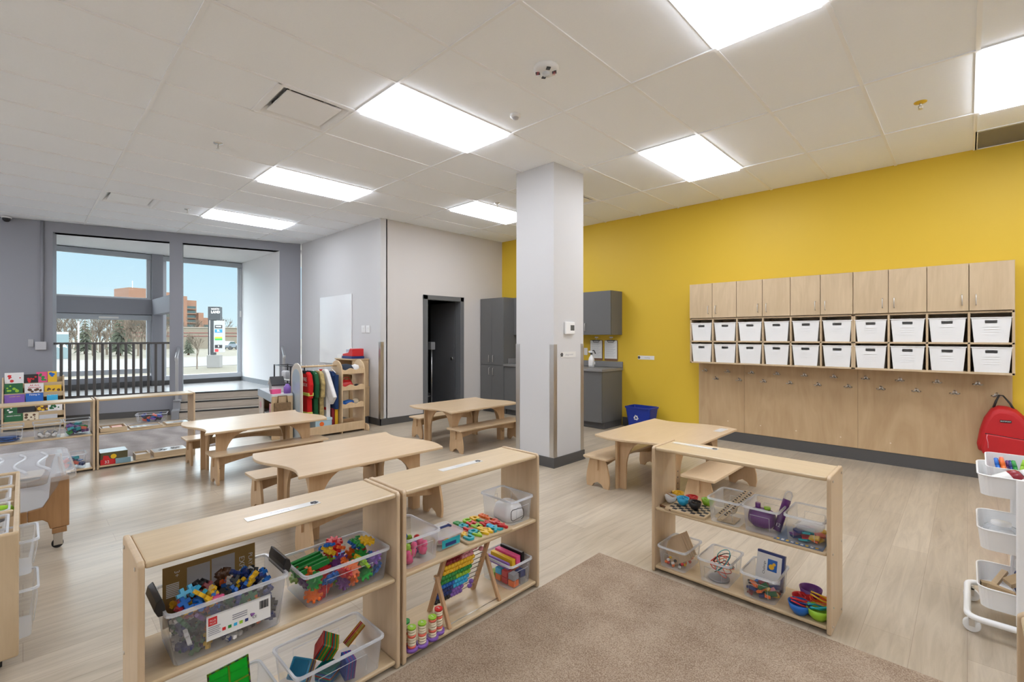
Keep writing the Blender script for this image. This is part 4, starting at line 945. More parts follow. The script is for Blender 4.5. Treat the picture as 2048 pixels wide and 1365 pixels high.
stack(0, ['yellow', 'green', 'orange', 'teal', 'red', 'green'], 11, -1.875, 0.905, ZB + 0.075, (1.05, 0.2, -0.5), 'in the middle leaning stack of the tile bin', 'in the middle stack')
stack(0, ['orange', 'yellow', 'orange', 'red'], 5, -1.87, 1.005, ZB + 0.085, (0.9, -0.1, -0.9), 'in the right leaning stack of the tile bin', 'in the right stack')
stack(0, ['purple', 'blue'], 6, -1.77, 0.93, ZB + 0.05, (1.45, 0, -0.15), 'standing near the front of the tile bin', 'at the front of the tile bin')
stack(0, ['sky', 'blue', 'teal', 'red'], 7, -1.83, 0.86, ZB + 0.010, (0.06, 0.03, 0.5), 'lying flat on the bottom of the tile bin', 'flat in the tile bin')
# ---- low bin with the large green tile
clear_bin('clear bin holding the large green tile, at the lower edge of the photo', -1.842, 0.475, ZB, 0.34, 0.245, 0.12, R(90), None, 0.9)
t = thing('building_plate', 'large see-through green square tile leaning upright in the lowest bin', 'tile', (-1.862, 0.52, ZB + 0.06), rot=(R(78), 0, R(97)))
for x in (-0.034, 0.034):
    for z in (0.036, 0.104):
        MB().box(x - 0.031, x + 0.031, z - 0.031, z + 0.031, -0.002, 0.002).build('pane', tinted('green'), t, world=False)
fr_ = MB(); fr_.box(-0.069, 0.069, 0.001, 0.006, -0.003, 0.003).box(-0.069, 0.069, 0.134, 0.139, -0.003, 0.003).box(-0.069, -0.064, 0.001, 0.139, -0.003, 0.003).box(0.064, 0.069, 0.001, 0.139, -0.003, 0.003).box(-0.003, 0.003, 0.001, 0.139, -0.003, 0.003).box(-0.069, 0.069, 0.067, 0.073, -0.003, 0.003)
fr_.build('lattice', clear('tile_edge_lime', tint=(0.4, 0.7, 0.1), body=0.5, col=(0.25, 0.4, 0.03)), t, world=False)
mg = MB()
for k in range(5):
    mg.box(-0.056 + 0.026 * k, -0.044 + 0.026 * k, 0.1345, 0.1385, -0.0034, 0.0034); mg.box(0.0645, 0.0685, 0.014 + 0.026 * k, 0.026 + 0.026 * k, -0.0034, 0.0034); mg.box(-0.0685, -0.0645, 0.014 + 0.026 * k, 0.026 + 0.026 * k, -0.0034, 0.0034)
mg.build('magnet', INK, t, world=False)['kind'] = 'stuff'
pieces(8, lambda c: mag_tile(c, 0.075), '%s magnetic tile lying in the bin with the large green tile', 'tile', '%s tiles in the lowest bin', -1.842, 0.47, 0.22, 0.13, ZB + 0.01, ZB + 0.06, ['blue', 'teal', 'red', 'blue'], R(90), flat=0.2)
# ---- front centre shelf
clear_bin('clear bin of pink and blue figures at the left of the abacus shelf', -1.865, 1.262, ZM, 0.195, 0.262, 0.135, R(90), taper=0.88)
random.seed(4)
def peg(c):
    def f(): return MB().lathe([(0.0, 0), (0.017, 0), (0.018, 0.026), (0.012, 0.03), (0.013, 0.036), (0.016, 0.046), (0.010, 0.058), (0, 0.061)], n=14).build('peg_figure', pl(c), None)
    return shared(('peg', c), f, 'peg_figure')
pieces(15, peg, '%s rounded toy figure in the clear bin beside the sand-toy box', 'toy', '%s figures in the clear bin', -1.865, 1.262, 0.13, 0.19, ZM + 0.004, ZM + 0.045, ['pink', 'sky', 'red', 'violet', 'blue', 'lime', 'pink'], R(90), flat=0.3)
t = thing('lidded_box', 'small clear lidded box with a dark blue carry handle, beside the letter puzzle', 'box', (-1.845, 1.452, ZM), R(90))
MB().loft([ring(rr(0.135, 0.12, 0.015, 3), 0.002), ring(rr(0.148, 0.138, 0.015, 3), 0.06)], True, False, sm=True).build('tub', CLEAR, t, world=False)
MB().prism(rr(0.160, 0.150, 0.018, 3), 0.060, 0.074).build('lid', CLEARF, t, 0.003, world=False)
MB().tube([(-0.05, 0.0, 0.076), (-0.035, 0.0, 0.083), (0.035, 0.0, 0.083), (0.05, 0.0, 0.076), (0.05, 0.02, 0.076)], 0.006, 8).build('carry_handle', pl('navy'), t, world=False)
MB().box(-0.055, 0.055, -0.0675, -0.066, 0.012, 0.05).build('label', pl('teal'), t, world=False)
MB().box(-0.035, 0.03, -0.069, -0.0676, 0.018, 0.034).build('label_print', pl('navy'), t, world=False)
pieces(7, lambda c: block(c), '%s small toy shape inside the lidded box with blue handle', 'toy', '%s shapes in the lidded box', -1.845, 1.452, 0.09, 0.08, ZM + 0.012, ZM + 0.04, ['yellow', 'cream', 'rose'], 0, flat=0.2)
tag(MB().prism(rr(0.30, 0.255, 0.02, 3, 0, 0), 0, 0.012).build('letter_board', BIRCH, None, 0.003), 'square wooden letter puzzle board tilted on the abacus shelf', 'puzzle')
bo = bpy.data.objects['letter_board']; bo.location = (-1.852, 1.688, ZM); bo.rotation_euler = (0, 0, R(84))
lc = ['orange', 'green', 'lime', 'yellow', 'orange', 'coral', 'teal', 'red', 'green', 'orange', 'coral', 'red', 'lime', 'red', 'coral', 'yellow', 'teal', 'yellow', 'sky', 'red', 'teal', 'lime', 'yellow', 'teal', 'red']
al_ = 'ABCDEFGHIJKLMNOPQRSTUVWXY'
for k, ch in enumerate(al_):
    i, j = k % 5, k // 5
    c = bpy.data.curves.new('t', 'FONT'); c.body = ch; c.size = 0.062; c.align_x = 'CENTER'; c.align_y = 'CENTER'; c.extrude = 0.0055; c.offset = 0.0035; c.resolution_u = 3
    o_ = bpy.data.objects.new('t', c); COL.objects.link(o_); me = bpy.data.meshes.new_from_object(o_.evaluated_get(bpy.context.evaluated_depsgraph_get())); bpy.data.objects.remove(o_, do_unlink=True)
    me.materials.clear(); me.materials.append(pl(lc[k])); o = bpy.data.objects.new('puzzle_letter', me); COL.objects.link(o)
    M = Matrix.Translation(bo.location) @ Matrix.Rotation(R(84), 4, 'Z') @ Matrix.Translation(((i - 2) * 0.056, (j - 2) * -0.046, 0.0182))
    o.location = M.translation; o.rotation_euler = (0, 0, R(84 + random.uniform(-9, 9)))
    tag(o, '%s wooden letter %s on the letter puzzle board' % (lc[k], ch), 'letter')
clear_bin('clear bin with a white appliance toy at the right of the abacus shelf', -1.862, 1.925, ZM, 0.18, 0.255, 0.135, R(90), taper=0.88)
t = thing('toy_projector', 'white rounded toy with a black outlined panel inside the right clear bin', 'toy', (-1.85, 1.925, ZM + 0.004), R(80))
MB().loft([ring(rr(0.12, 0.16, 0.03, 4), 0), ring(rr(0.125, 0.165, 0.035, 4), 0.03), ring(rr(0.11, 0.14, 0.035, 4), 0.075), ring(rr(0.06, 0.08, 0.03, 4), 0.095)], True, True, sm=True).build('body', pl('white'), t, world=False)
MB().tube([(x, -0.085, 0.04 + z) for x, z in rr(0.085, 0.06, 0.015, 3)] + [(0.0425, -0.085, 0.04 - 0.015)], 0.002, 4).build('outline', INK, t, world=False)
MB().cyl((0.02, 0, 0.09), (0.02, 0, 0.14), 0.0015, n=6).build('aerial', NICKEL, t, world=False)
# abacus
t = thing('bead_abacus', 'wooden A-frame abacus with ten rows of rainbow beads on the bottom board', 'abacus', (-1.83, 1.585, ZB))
xb, xt, zt = -1.915, -1.790, ZB + 0.318; y0_, y1_ = 1.425, 1.715
for y in (y0_, y1_):
    d = (Vector((xt, 0, zt)) - Vector((xb, 0, ZB))).normalized(); nrm = Vector((d.z, 0, -d.x))
    a = MB(); pts = [(xb - nrm.x * .010, ZB), (xb + nrm.x * .012, ZB), (xt + nrm.x * .012, zt), (xt - nrm.x * .010, zt)]
    a.prism(pts, y - 0.011, y + 0.011, 'y'); a.build('upright', BEECH, t, 0.003)
    s_ = -0.020 if y == y0_ else 0.020
    p0 = (xb + 0.63 * (xt - xb), y + s_, ZB + 0.63 * (zt - ZB)); p1 = (-1.735, y + s_, ZB)
    a = MB(); a.prism([(p1[0] - .010, ZB), (p1[0] + .012, ZB), (p0[0] + .012, p0[2] + .012), (p0[0] - .010, p0[2] + .012)], y + s_ - 0.009, y + s_ + 0.009, 'y'); lg = a.build('leg', BEECH, t, 0.003)
    MB().cyl((p0[0], y + s_ * 1.4, p0[2]), (p0[0], y + s_ * 1.5, p0[2]), 0.006).build('pivot_bolt', NICKEL, lg)
MB().cyl((-1.737, y0_ - 0.02, ZB + 0.015), (-1.737, y1_ + 0.02, ZB + 0.015), 0.002, n=6).build('brace_wire', NICKEL, t)
rc = [('maroon', 'rose'), ('maroon', 'rose'), ('yellow', 'yellow'), ('yellow', 'yellow'), ('green', 'green'), ('green', 'lime'), ('blue', 'sky'), ('navy', 'sky'), ('navy', 'violet'), ('black', 'violet')]
random.seed(2)
for r_ in range(10):
    f_ = 1 - (r_ + 0.9) / 11.2; X_ = xb + f_ * (xt - xb) ; Z_ = ZB + f_ * (zt - ZB)
    MB().cyl((X_, y0_, Z_), (X_, y1_, Z_), 0.0022, n=6).build('wire', NICKEL, t)
    for k in range(10):
        o = bead(rc[r_][0 if k < 5 else 1], 0.0125, 'abacus_bead'); 
        if 'label' in o: pass
        o.parent = t; o.rotation_euler = (R(90), 0, 0)
        o.location = Vector((X_, y0_ + 0.028 + 0.0195 * k + (0.05 if k == 9 and r_ in (1, 8, 9) else 0), Z_)) - t.location
# number stacking toys
for k in range(5):
    x, y = [(-1.735, 1.195), (-1.728, 1.245), (-1.732, 1.305), (-1.748, 1.352), (-1.775, 1.19)][k]
    cc = ['lime', 'lime', 'lime', 'red', 'green'][k]
    t = thing('counting_tower', ['leftmost front', 'second from left', 'third from left', 'red-topped', 'teal-topped rear'][k] + ' tower of stacked wooden number discs on the bottom board', 'stacking toy', (x, y, ZB))
    MB().cyl((0, 0, 0), (0, 0, 0.012), 0.028, n=20).build('base', pl('violet'), t, world=False)
    for q in range(7 if k < 3 else 8): MB().cyl((0, 0, 0.0125 + 0.0115 * q), (0.001 * (q % 2), 0, 0.023 + 0.0115 * q), 0.0185, n=18).build('disc', pl('cream') if (q + k) % 4 else pl('coral'), t, world=False)
    zt_ = 0.0125 + 0.0115 * (7 if k < 3 else 8)
    MB().cyl((0, 0, zt_), (0, 0, zt_ + 0.008), 0.019, n=18).build('top_disc', pl(cc), t, world=False)
    text('84127'[k], 0.024, LAMI, t, Matrix.Translation((x, y, ZB + zt_ + 0.008)) @ frame((0, 0, 0), (0, 1, 0), (-1, 0, 0)))
clear_bin('clear bin full of coloured blocks and boxed games, lower right of the abacus shelf', -1.862, 1.92, ZB, 0.18, 0.25, 0.135, R(90), taper=0.88)
random.seed(6)
for k in range(14):
    c = ['orange', 'grey', 'red', 'blue', 'orange', 'red', 'lime', 'orange', 'grey', 'navy', 'red', 'orange', 'sky', 'grey'][k]
    o = block(c, (0.021, 0.021, 0.016), 'wooden_cube'); i, j, q = k % 2, (k // 2) % 4, k // 8
    o.location = (-1.775 - 0.05 * j, 1.888 + 0.055 * i, ZB + 0.022 + 0.036 * q); o.rotation_euler = (0, 0, random.uniform(-.06, .06)); tag(o, '%s wooden cube in the lower right bin of the abacus shelf' % c, 'block', '%s cubes in the lower right bin' % c)
for k, (c, w_, nm) in enumerate((('black', 0.022, 'black game case with white stripes'), ('pink', 0.032, 'bright pink box'), ('yellow', 0.026, 'yellow wedge-like box'), ('violet', 0.014, 'lilac sheet case'))):
    t = thing('game_box', nm + ' standing in the block bin beside the abacus', 'box', (-1.868, 1.975 - 0.038 * k, ZB + 0.098))
    MB().box(-0.085, 0.085, -w_ / 2, w_ / 2, 0, 0.058 - 0.008 * k).build('case', pl(c), t, 0.002, world=False)
    if k == 0:
        for q in (-0.005, 0.0, 0.005): MB().box(-0.08, 0.08, q - 0.0008, q + 0.0008, 0.0578, 0.0586).build('stripe', WHITE, t, world=False)
# ---- shelf in front of the coat hooks
def bowl(name, label, x, y, z, r, h, c, grp=None):
    t = thing(name, label, 'bowl', (x, y, z), 0, grp)
    MB().lathe([(0.001, 0), (r * .5, 0), (r * .82, h * .4), (r, h), (r - .003, h), (r * .78, h * .42), (r * .46, 0.004), (0.001, 0.004)], n=26).build('bowl', pl(c, 0.25), t, world=False)
    return t
random.seed(21)
def cbowl(x, y, z, c, what):
    bowl('sorting_bowl', what, x, y, z, 0.036, 0.042, c, None)
tag(MB().box(0, 0.235, 0, 0.20, 0, 0.014).build('checker_board', [BIRCH], None, 0.002), 'wooden checkerboard tray under the sorting bowls', 'board game')
bo = bpy.data.objects['checker_board']; bo.location = (-1.275, 2.662, ZM)
ck = MB()
for i in range(8):
    for j in range(7):
        if (i + j) % 2: ck.box(0.012 + 0.0265 * i, 0.0385 + 0.0265 * i, 0.008 + 0.0265 * j, 0.0345 + 0.0265 * j, 0.0141, 0.0146)
ck.build('dark_squares', INK, bo, world=False)
for x, y, z, c, w_ in ((-1.303, 2.80, ZM, 'white', 'white sorting bowl with a wooden spoon at the shelf end'), (-1.300, 2.895, ZM, 'yellow', 'yellow sorting bowl behind the white one'), (-1.215, 2.775, ZM + .015, 'sky', 'blue sorting bowl of counters on the checkerboard'),
                      (-1.205, 2.88, ZM, 'red', 'red sorting bowl of counters behind the blue one'), (-1.135, 2.755, ZM + .015, 'black', 'black sorting bowl of counters on the checkerboard'), (-1.115, 2.895, ZM, 'lime', 'lime green sorting bowl half hidden by the first bin')):
    bowl('sorting_bowl', w_, x, y, z, 0.037, 0.044, c)
    if c != 'white': pieces(9, lambda q: bead(q, 0.0085, 'counter'), '%s counter in the matching sorting bowl', 'counter', '%s counters', x, y, 0.042, 0.042, z + 0.026, z + 0.044, [c], flat=0.5)
tag(MB().tube([(-1.275, 2.79, ZM + 0.04), (-1.31, 2.80, ZM + 0.047), (-1.335, 2.805, ZM + 0.05)], [0.006, 0.003, 0.003], 8).build('wooden_spoon', BEECH), 'small wooden spoon resting in the white sorting bowl', 'spoon')
tag(MB().tube([(-1.315, 2.69, ZM + 0.007), (-1.28, 2.685, ZM + 0.007), (-1.24, 2.68 - 0.022, ZM + 0.006)], [0.009, 0.004, 0.003], 8).build('wooden_spoon', pl('brown')), 'dark spoon lying on the board in front of the checkerboard', 'spoon')
clear_bin('clear bin with two wooden rulers, left bin on the upper board', -0.945, 2.785, ZM, 0.175, 0.25, 0.135)
for k in range(2):
    t = thing('wooden_ruler', ['front', 'rear'][k] + ' wooden ruler with black marks leaning out of the ruler bin', 'ruler', (-0.995 + 0.032 * k, 2.700 - 0.006 * k, ZM + 0.018), rot=(Matrix.Rotation(R(-34), 3, 'Z') @ Matrix.Rotation(R(34), 3, 'X')).to_euler())
    MB().box(-0.013, 0.013, 0, 0.24, 0, 0.004).build('strip', BIRCHY, t, 0.001, world=False)
    mk = MB()
    for q in range(14): mk.box(-0.010, 0.008 - 0.006 * (q % 2), 0.03 + 0.015 * q, 0.037 + 0.015 * q, 0.0041, 0.0046)
    mk.build('mark', INK, t, world=False)['kind'] = 'stuff'
t = thing('tape_roll', 'pale ring shaped roll in the ruler bin', 'roll', (-0.965, 2.84, ZM + 0.045), rot=(R(75), 0, R(20)))
MB().loft([ring(rr(0.07, 0.07, 0.034, 6), -0.01), ring(rr(0.07, 0.07, 0.034, 6), 0.01), ring(rr(0.045, 0.045, 0.022, 6), 0.01), ring(rr(0.045, 0.045, 0.022, 6), -0.01), ring(rr(0.07, 0.07, 0.034, 6), -0.01)], False, False, sm=True).build('ring', pl('cream'), t, world=False)
tag(MB().box(-0.99, -0.90, 2.70, 2.80, ZM + 0.004, ZM + 0.012).build('wood_tile', BIRCH, None, 0.001), 'flat wooden square on the floor of the ruler bin', 'tile')
clear_bin('clear bin with a purple jug, middle bin on the upper board', -0.765, 2.785, ZM, 0.175, 0.25, 0.135)
t = thing('purple_jug', 'purple toy jug lying in the middle clear bin', 'toy', (-0.78, 2.765, ZM + 0.058), rot=(0, R(90), R(0)))
MB().lathe([(0.001, -0.06), (0.035, -0.058), (0.052, -0.03), (0.053, 0.01), (0.046, 0.045), (0.03, 0.06), (0.001, 0.062)], n=22).build('body', pl('purple'), t, world=False)
MB().cyl((-0.045, 0, -0.02), (-0.075, 0, -0.02), 0.013, n=14).build('spout', pl('purple'), t, world=False)
MB().cyl((-0.05, 0, 0.025), (-0.062, 0, 0.025), 0.016, n=14).build('lime_cap', pl('lime'), t, world=False)
t = thing('number_tube', 'purple tube printed with white numbers sticking out of the middle bin', 'tube', (-0.712, 2.77, ZM + 0.006), rot=(R(-22), R(12), 0))
MB().cyl((0, 0, 0), (0, 0, 0.17), 0.019, n=18).build('sleeve', pl('purple'), t, world=False)
MB().lathe([(0.0195, 0.17), (0.0195, 0.20), (0.012, 0.215), (0.001, 0.218)], n=18).build('clear_cap', CLEARF, t, world=False)
Mt = Matrix.Translation(t.location) @ t.rotation_euler.to_matrix().to_4x4()
text('12', 0.024, WHITE, t, Mt @ frame((0, -0.0198, 0.03), (1, 0, 0), (0, 0, 1)))
t = thing('patterned_mat', 'patterned blue and yellow mat sticking out under the right bin', 'mat', (-0.59, 2.78, ZM))
MB().box(-0.11, 0.10, -0.115, 0.12, 0.0004, 0.0018).build('sheet', pm('mat_blue', (0.12, 0.17, 0.26), 0.5), t, world=False)
for k in range(9): MB().box(-0.10 + 0.021 * k, -0.088 + 0.021 * k, -0.105, -0.085, 0.0019, 0.0022).build('motif', WHITE if k % 2 else pl('yellow'), t, world=False)
clear_bin('clear bin of coloured foam pieces on the patterned mat, right bin on the upper board', -0.57, 2.79, ZM + 0.0025, 0.175, 0.25, 0.135)
pieces(26, lambda c: block(c, (0.022, 0.016, 0.005), 'foam_piece'), '%s foam piece in the right clear bin on the patterned mat', 'toy', '%s foam pieces', -0.57, 2.785, 0.115, 0.17, ZM + 0.010, ZM + 0.058, ['navy', 'teal', 'orange', 'purple', 'red', 'yellow', 'navy', 'teal', 'coral'], flat=0.35)
tag(MB().loft([ring(rr(0.10, 0.11, 0.03, 3, -0.57, 2.77), ZM + 0.062), ring(rr(0.12, 0.13, 0.03, 3, -0.565, 2.775), ZM + 0.07), ring(rr(0.06, 0.06, 0.02, 3, -0.575, 2.78), ZM + 0.08)], True, True).build('plastic_bag', CLEARF), 'crumpled clear bag on top of the foam pieces', 'bag')
clear_bin('clear bin with wooden lacing boards, leftmost on the bottom board', -1.238, 2.785, ZB, 0.175, 0.25, 0.125)
for k in range(4):
    t = thing('lacing_board', ['front', 'second', 'third', 'rear'][k] + ' thin wooden board leaning in the leftmost lower bin', 'board', (-1.205 + 0.004 * k, 2.735 + 0.018 * k, ZB + 0.03 + 0.006 * k), rot=(Matrix.Rotation(R(-42), 3, 'X') @ Matrix.Rotation(R(-38), 3, 'Y')).to_euler())
    MB().box(-0.055, 0.055, -0.003, 0.003, 0, 0.15).build('panel', BIRCHZ, t, 0.001, world=False)
    fr_ = MB(); fr_.box(-0.058, -0.050, -0.005, 0.004, 0, 0.152).box(0.050, 0.058, -0.005, 0.004, 0, 0.152); fr_.build('raised_edge', BIRCHZ, t, 0.001, world=False)
pieces(34, lambda c: bead(c, 0.009, 'craft_bead'), '%s craft bead in the leftmost lower bin', 'bead', '%s beads', -1.238, 2.78, 0.12, 0.18, ZB + 0.010, ZB + 0.045, ['red', 'orange', 'white', 'black', 'red', 'yellow', 'navy'], flat=1.0)
clear_bin('clear bin with red lacing cords, second from left on the bottom board', -1.0, 2.785, ZB, 0.175, 0.25, 0.13)
random.seed(14)
for k in range(5):
    c = ['coral', 'red', 'coral', 'black', 'teal'][k]; pts = []
    for q in range(26):
        a = q * 0.52 + k; pts.append((-1.0 + 0.05 * math.cos(a) * (0.6 + 0.3 * math.sin(a * .37)) + 0.004 * k, 2.79 + 0.07 * math.sin(a * 0.9 + k), ZB + 0.055 + 0.04 * math.sin(q * 0.33 + k) + (0.05 if q > 20 and k == 0 else 0) + 0.012 * k))
    sp = []
    for q in range(len(pts) - 1):
        for e in (0, .5): sp.append(tuple(pts[q][i] * (1 - e) + pts[q + 1][i] * e for i in range(3)))
    tag(MB().tube(sp, 0.0024, 6).build('toy_shoelace', pl(c)), '%s lacing cord tangled in the cord bin%s' % ({'coral': 'orange', 'red': 'dark red', 'black': 'black', 'teal': 'teal'}[c], ', lower strand' if k == 2 else ''), 'cord')
tag(MB().cyl((-1.0, 2.76, ZB + 0.004), (-1.0, 2.76, ZB + 0.012), 0.055, n=24).build('grey_disc', pl('grey')), 'grey round disc on the floor of the cord bin', 'disc')
clear_bin('clear bin with a blue and white game box, right of the cord bin', -0.772, 2.785, ZB, 0.175, 0.25, 0.13)
t = thing('game_box', 'blue and white game box leaning upright in the lower right clear bin', 'box', (-0.765, 2.83, ZB + 0.01), rot=(R(-14), 0, R(-4)))
MB().box(-0.068, 0.068, -0.012, 0.012, 0, 0.185).build('box_body', pl('navy'), t, 0.001, world=False)
MB().box(-0.068, 0.056, -0.0135, -0.0125, 0, 0.172).build('front_panel', PAPER, t, world=False)
MB().box(-0.012, 0.035, -0.0145, -0.0136, 0.09, 0.15).build('picture', pl('blue'), t, world=False); MB().cyl((0.008, -0.0145, 0.112), (0.008, -0.0152, 0.112), 0.014, n=10).cyl((0.02, -0.0145, 0.128), (0.02, -0.0152, 0.128), 0.008, n=10).build('picture_figure', pl('yellow'), t, world=False)
Mt = Matrix.Translation(t.location) @ t.rotation_euler.to_matrix().to_4x4()
text('Challenge', 0.017, INK, t, Mt @ frame((-0.028, -0.0137, 0.10), (0, 0, 1), (-1, 0, 0)))
pieces(20, lambda c: block(c, (0.026, 0.013, 0.006), 'puzzle_piece'), '%s puzzle piece in the bin with the game box', 'toy', '%s puzzle pieces', -0.772, 2.755, 0.12, 0.12, ZB + 0.010, ZB + 0.07, ['maroon', 'navy', 'orange', 'forest', 'black', 'yellow', 'rose', 'blue'], flat=0.5)
for x, y, c, w_ in ((-0.592, 2.70, 'blue', 'blue'), (-0.597, 2.775, 'red', 'red'), (-0.578, 2.862, 'purple', 'purple'), (-0.515, 2.708, 'lime', 'green'), (-0.518, 2.80, 'orange', 'orange')):
    bowl('play_bowl', w_ + ' plastic play bowl at the right end of the bottom board', x, y, ZB, 0.052 if c != 'red' else 0.046, 0.055 if c != 'purple' else 0.07, c)
for k, (x, y, z, c, a) in enumerate(((-0.585, 2.70, 0.05, 'red', 30), (-0.60, 2.775, 0.055, 'red', 110), (-0.52, 2.705, 0.055, 'teal', 60), (-0.50, 2.71, 0.055, 'teal', 200), (-0.518, 2.80, 0.06, 'yellow', 10), (-0.592, 2.705, 0.045, 'navy', 160))):
    t = thing('plastic_tongs', ['red tongs in the blue bowl', 'red tongs in the red bowl', 'left teal tongs in the green bowl', 'right teal tongs in the green bowl', 'yellow tongs in the orange bowl', 'navy tongs in the blue bowl'][k] + ' on the bottom board', 'tongs', (x, y, ZB + z), rot=(R(25), R(20), R(a)))
    MB().tube([(-0.05, -0.008, 0), (0, -0.014, 0.004), (0.045, -0.006, 0.006), (0.052, 0.0, 0.006), (0.045, 0.006, 0.006), (0, 0.014, 0.004), (-0.05, 0.008, 0)], 0.0042, 6).build('arm', pl(c), t, world=False)
# ================================================================== BACK LEFT: SHELF CONTENTS, BOOK DISPLAY
random.seed(31)
for y, lab, mk in ((-0.10, 'clear bin of dark blue sheets, leftmost on the back left shelf', 0), (0.175, 'clear bin of pale shells, middle of the back left shelf', 1), (0.400, 'clear bin of colourful toys at the right end of the back left shelf', 2)):
    clear_bin(lab, -6.67, y, ZM, 0.215, 0.235, 0.155, R(90), taper=0.88)
    if mk == 0: pieces(8, lambda c: block(c, (0.07, 0.05, 0.003), 'flat_sheet'), '%s flat sheet in the leftmost back bin', 'sheet', '%s sheets', -6.67, y, 0.03, 0.03, ZM + .008, ZM + .05, ['navy', 'blue'], flat=0.05)
    if mk == 1: pieces(26, lambda c: bead(c, 0.016, 'shell'), '%s shell in the middle back bin', 'shell', '%s shells', -6.67, y, 0.15, 0.15, ZM + .015, ZM + .05, ['cream', 'grey', 'white'], flat=1)
    if mk == 2: pieces(22, lambda c: block(c, (0.026, 0.02, 0.014)), '%s toy piece in the right back bin', 'toy', '%s toys in the right back bin', -6.67, y, 0.15, 0.15, ZM + .02, ZM + .11, ['teal', 'purple', 'green', 'coral', 'teal', 'navy', 'violet'], flat=0.6)
clear_bin('clear bin of blue and white pieces on the bottom board of the back left shelf', -6.67, 0.37, ZB, 0.20, 0.23, 0.15, R(90), taper=0.88)
pieces(20, lambda c: block(c, (0.024, 0.02, 0.014)), '%s toy piece in the low bin of the back left shelf', 'toy', '%s toys in the low back bin', -6.67, 0.37, 0.12, 0.15, ZB + .02, ZB + .11, ['blue', 'teal', 'coral', 'blue', 'white', 'navy'], flat=0.6)
def tray(label, y0, y1, z, h, col, d=0.23):
    t = thing('wooden_tray', label, 'tray', (-6.55 - d / 2, (y0 + y1) / 2, z)); x1 = -6.55; x0 = x1 - d; w = 0.009
    m = MB(); m.box(x0, x1, y0, y1, z, z + 0.006); m.box(x0, x0 + w, y0, y1, z, z + h).box(x1 - w, x1, y0, y1, z, z + h).box(x0 + w, x1 - w, y0, y0 + w, z, z + h).box(x0 + w, x1 - w, y1 - w, y1, z, z + h)
    m.build('tray', BIRCHY, t, 0.001); return t
tray('open wooden tray with papers and an orange pencil box, left on the upper back shelf', 0.575, 0.80, ZM, 0.045, 0)
tag(MB().box(-6.72, -6.60, 0.60, 0.66, ZM + 0.008, ZM + 0.04).build('paper_stack', PAPER), 'small stack of white paper in the left wooden tray', 'paper')
tag(MB().box(-6.74, -6.60, 0.68, 0.77, ZM + 0.008, ZM + 0.035).build('pencil_box', pl('orange'), None, 0.002), 'orange box in the left wooden tray on the upper back shelf', 'box')
t = tray('flat tray with a printed sheet in the middle of the upper back shelf', 0.83, 1.12, ZM, 0.018, 0)
MB().box(-6.765, -6.565, 0.845, 1.105, ZM + 0.008, ZM + 0.010).build('sheet', LAMI, t)
g = MB()
for k in range(16): g.box(-6.75 + 0.01 * (k % 4) * 4, -6.73 + 0.01 * (k % 4) * 4, 0.87 + 0.055 * (k // 4), 0.90 + 0.055 * (k // 4), ZM + 0.0102, ZM + 0.0106)
g.build('printed_figure', INKG, t)
t = tray('flat tray with a white drawing at the right of the upper back shelf', 1.16, 1.40, ZM, 0.022, 0); MB().box(-6.765, -6.565, 1.175, 1.385, ZM + 0.012, ZM + 0.016).build('sheet', LAMI, t)
MB().box(-6.66, -6.63, 1.24, 1.33, ZM + 0.0162, ZM + 0.0168).build('drawing', INK, t)
t = thing('puzzle_box', 'red and green floor puzzle box marked 32 on the bottom back board', 'box', (-6.66, 0.69, ZB))
MB().box(-6.78, -6.555, 0.575, 0.805, ZB, ZB + 0.13).build('box_body', pm('box_olive', (0.10, 0.085, 0.04), 0.4), t, 0.002)
MB().box(-6.78, -6.555, 0.575, 0.805, ZB + 0.1302, ZB + 0.1315).build('lid_face', pm('box_pale', (0.62, 0.68, 0.70), 0.2), t)
rd = MB(); rd.prism([(0.576, ZB + .001), (0.72, ZB + .001), (0.73, ZB + .03), (0.69, ZB + .055), (0.655, ZB + .06), (0.64, ZB + .095), (0.60, ZB + .10), (0.595, ZB + .06), (0.576, ZB + .055)], -6.5548, -6.5538, 'x'); rd.build('red_shape', pl('red'), t)
MB().cyl((-6.5545, 0.685, ZB + 0.082), (-6.5535, 0.685, ZB + 0.082), 0.025, n=16).build('yellow_spot', pl('yellow'), t)
text('32', 0.042, WHITE, t, frame((-6.5536, 0.63, ZB + 0.028), (0, 1, 0), (0, 0, 1)))
tag(MB().box(-6.552, -6.535, 0.70, 0.83, ZB, ZB + 0.055).build('blue_game_box', pm('box_blue', (0.22, 0.36, 0.42), 0.3), None, 0.002), 'flat pale blue box leaning on the front of the red puzzle box', 'box')
t = tray('small square tray of white sand on the bottom back board', 0.875, 1.005, ZB, 0.06, 0, 0.20); MB().box(-6.738, -6.562, 0.886, 0.994, ZB + 0.007, ZB + 0.04).build('white_filling', PAPER, t)
t = thing('drawing_box', 'long wooden box with dark plant drawings on its lid, bottom back board', 'box', (-6.66, 1.2, ZB))
MB().box(-6.79, -6.555, 1.04, 1.36, ZB, ZB + 0.055).build('box_body', BIRCHY, t, 0.002); MB().box(-6.78, -6.565, 1.05, 1.35, ZB + 0.0553, ZB + 0.057).build('lid_sheet', LAMI, t)
g = MB(); random.seed(3)
for k in range(26):
    a = random.uniform(0, 6.28); cy = 1.14 if k % 2 else 1.26; g.tube([(-6.67, cy, ZB + 0.0575), (-6.67 + 0.06 * math.cos(a), cy + 0.045 * math.sin(a), ZB + 0.0577)], 0.0015, 3)
g.build('drawing', INK, t)
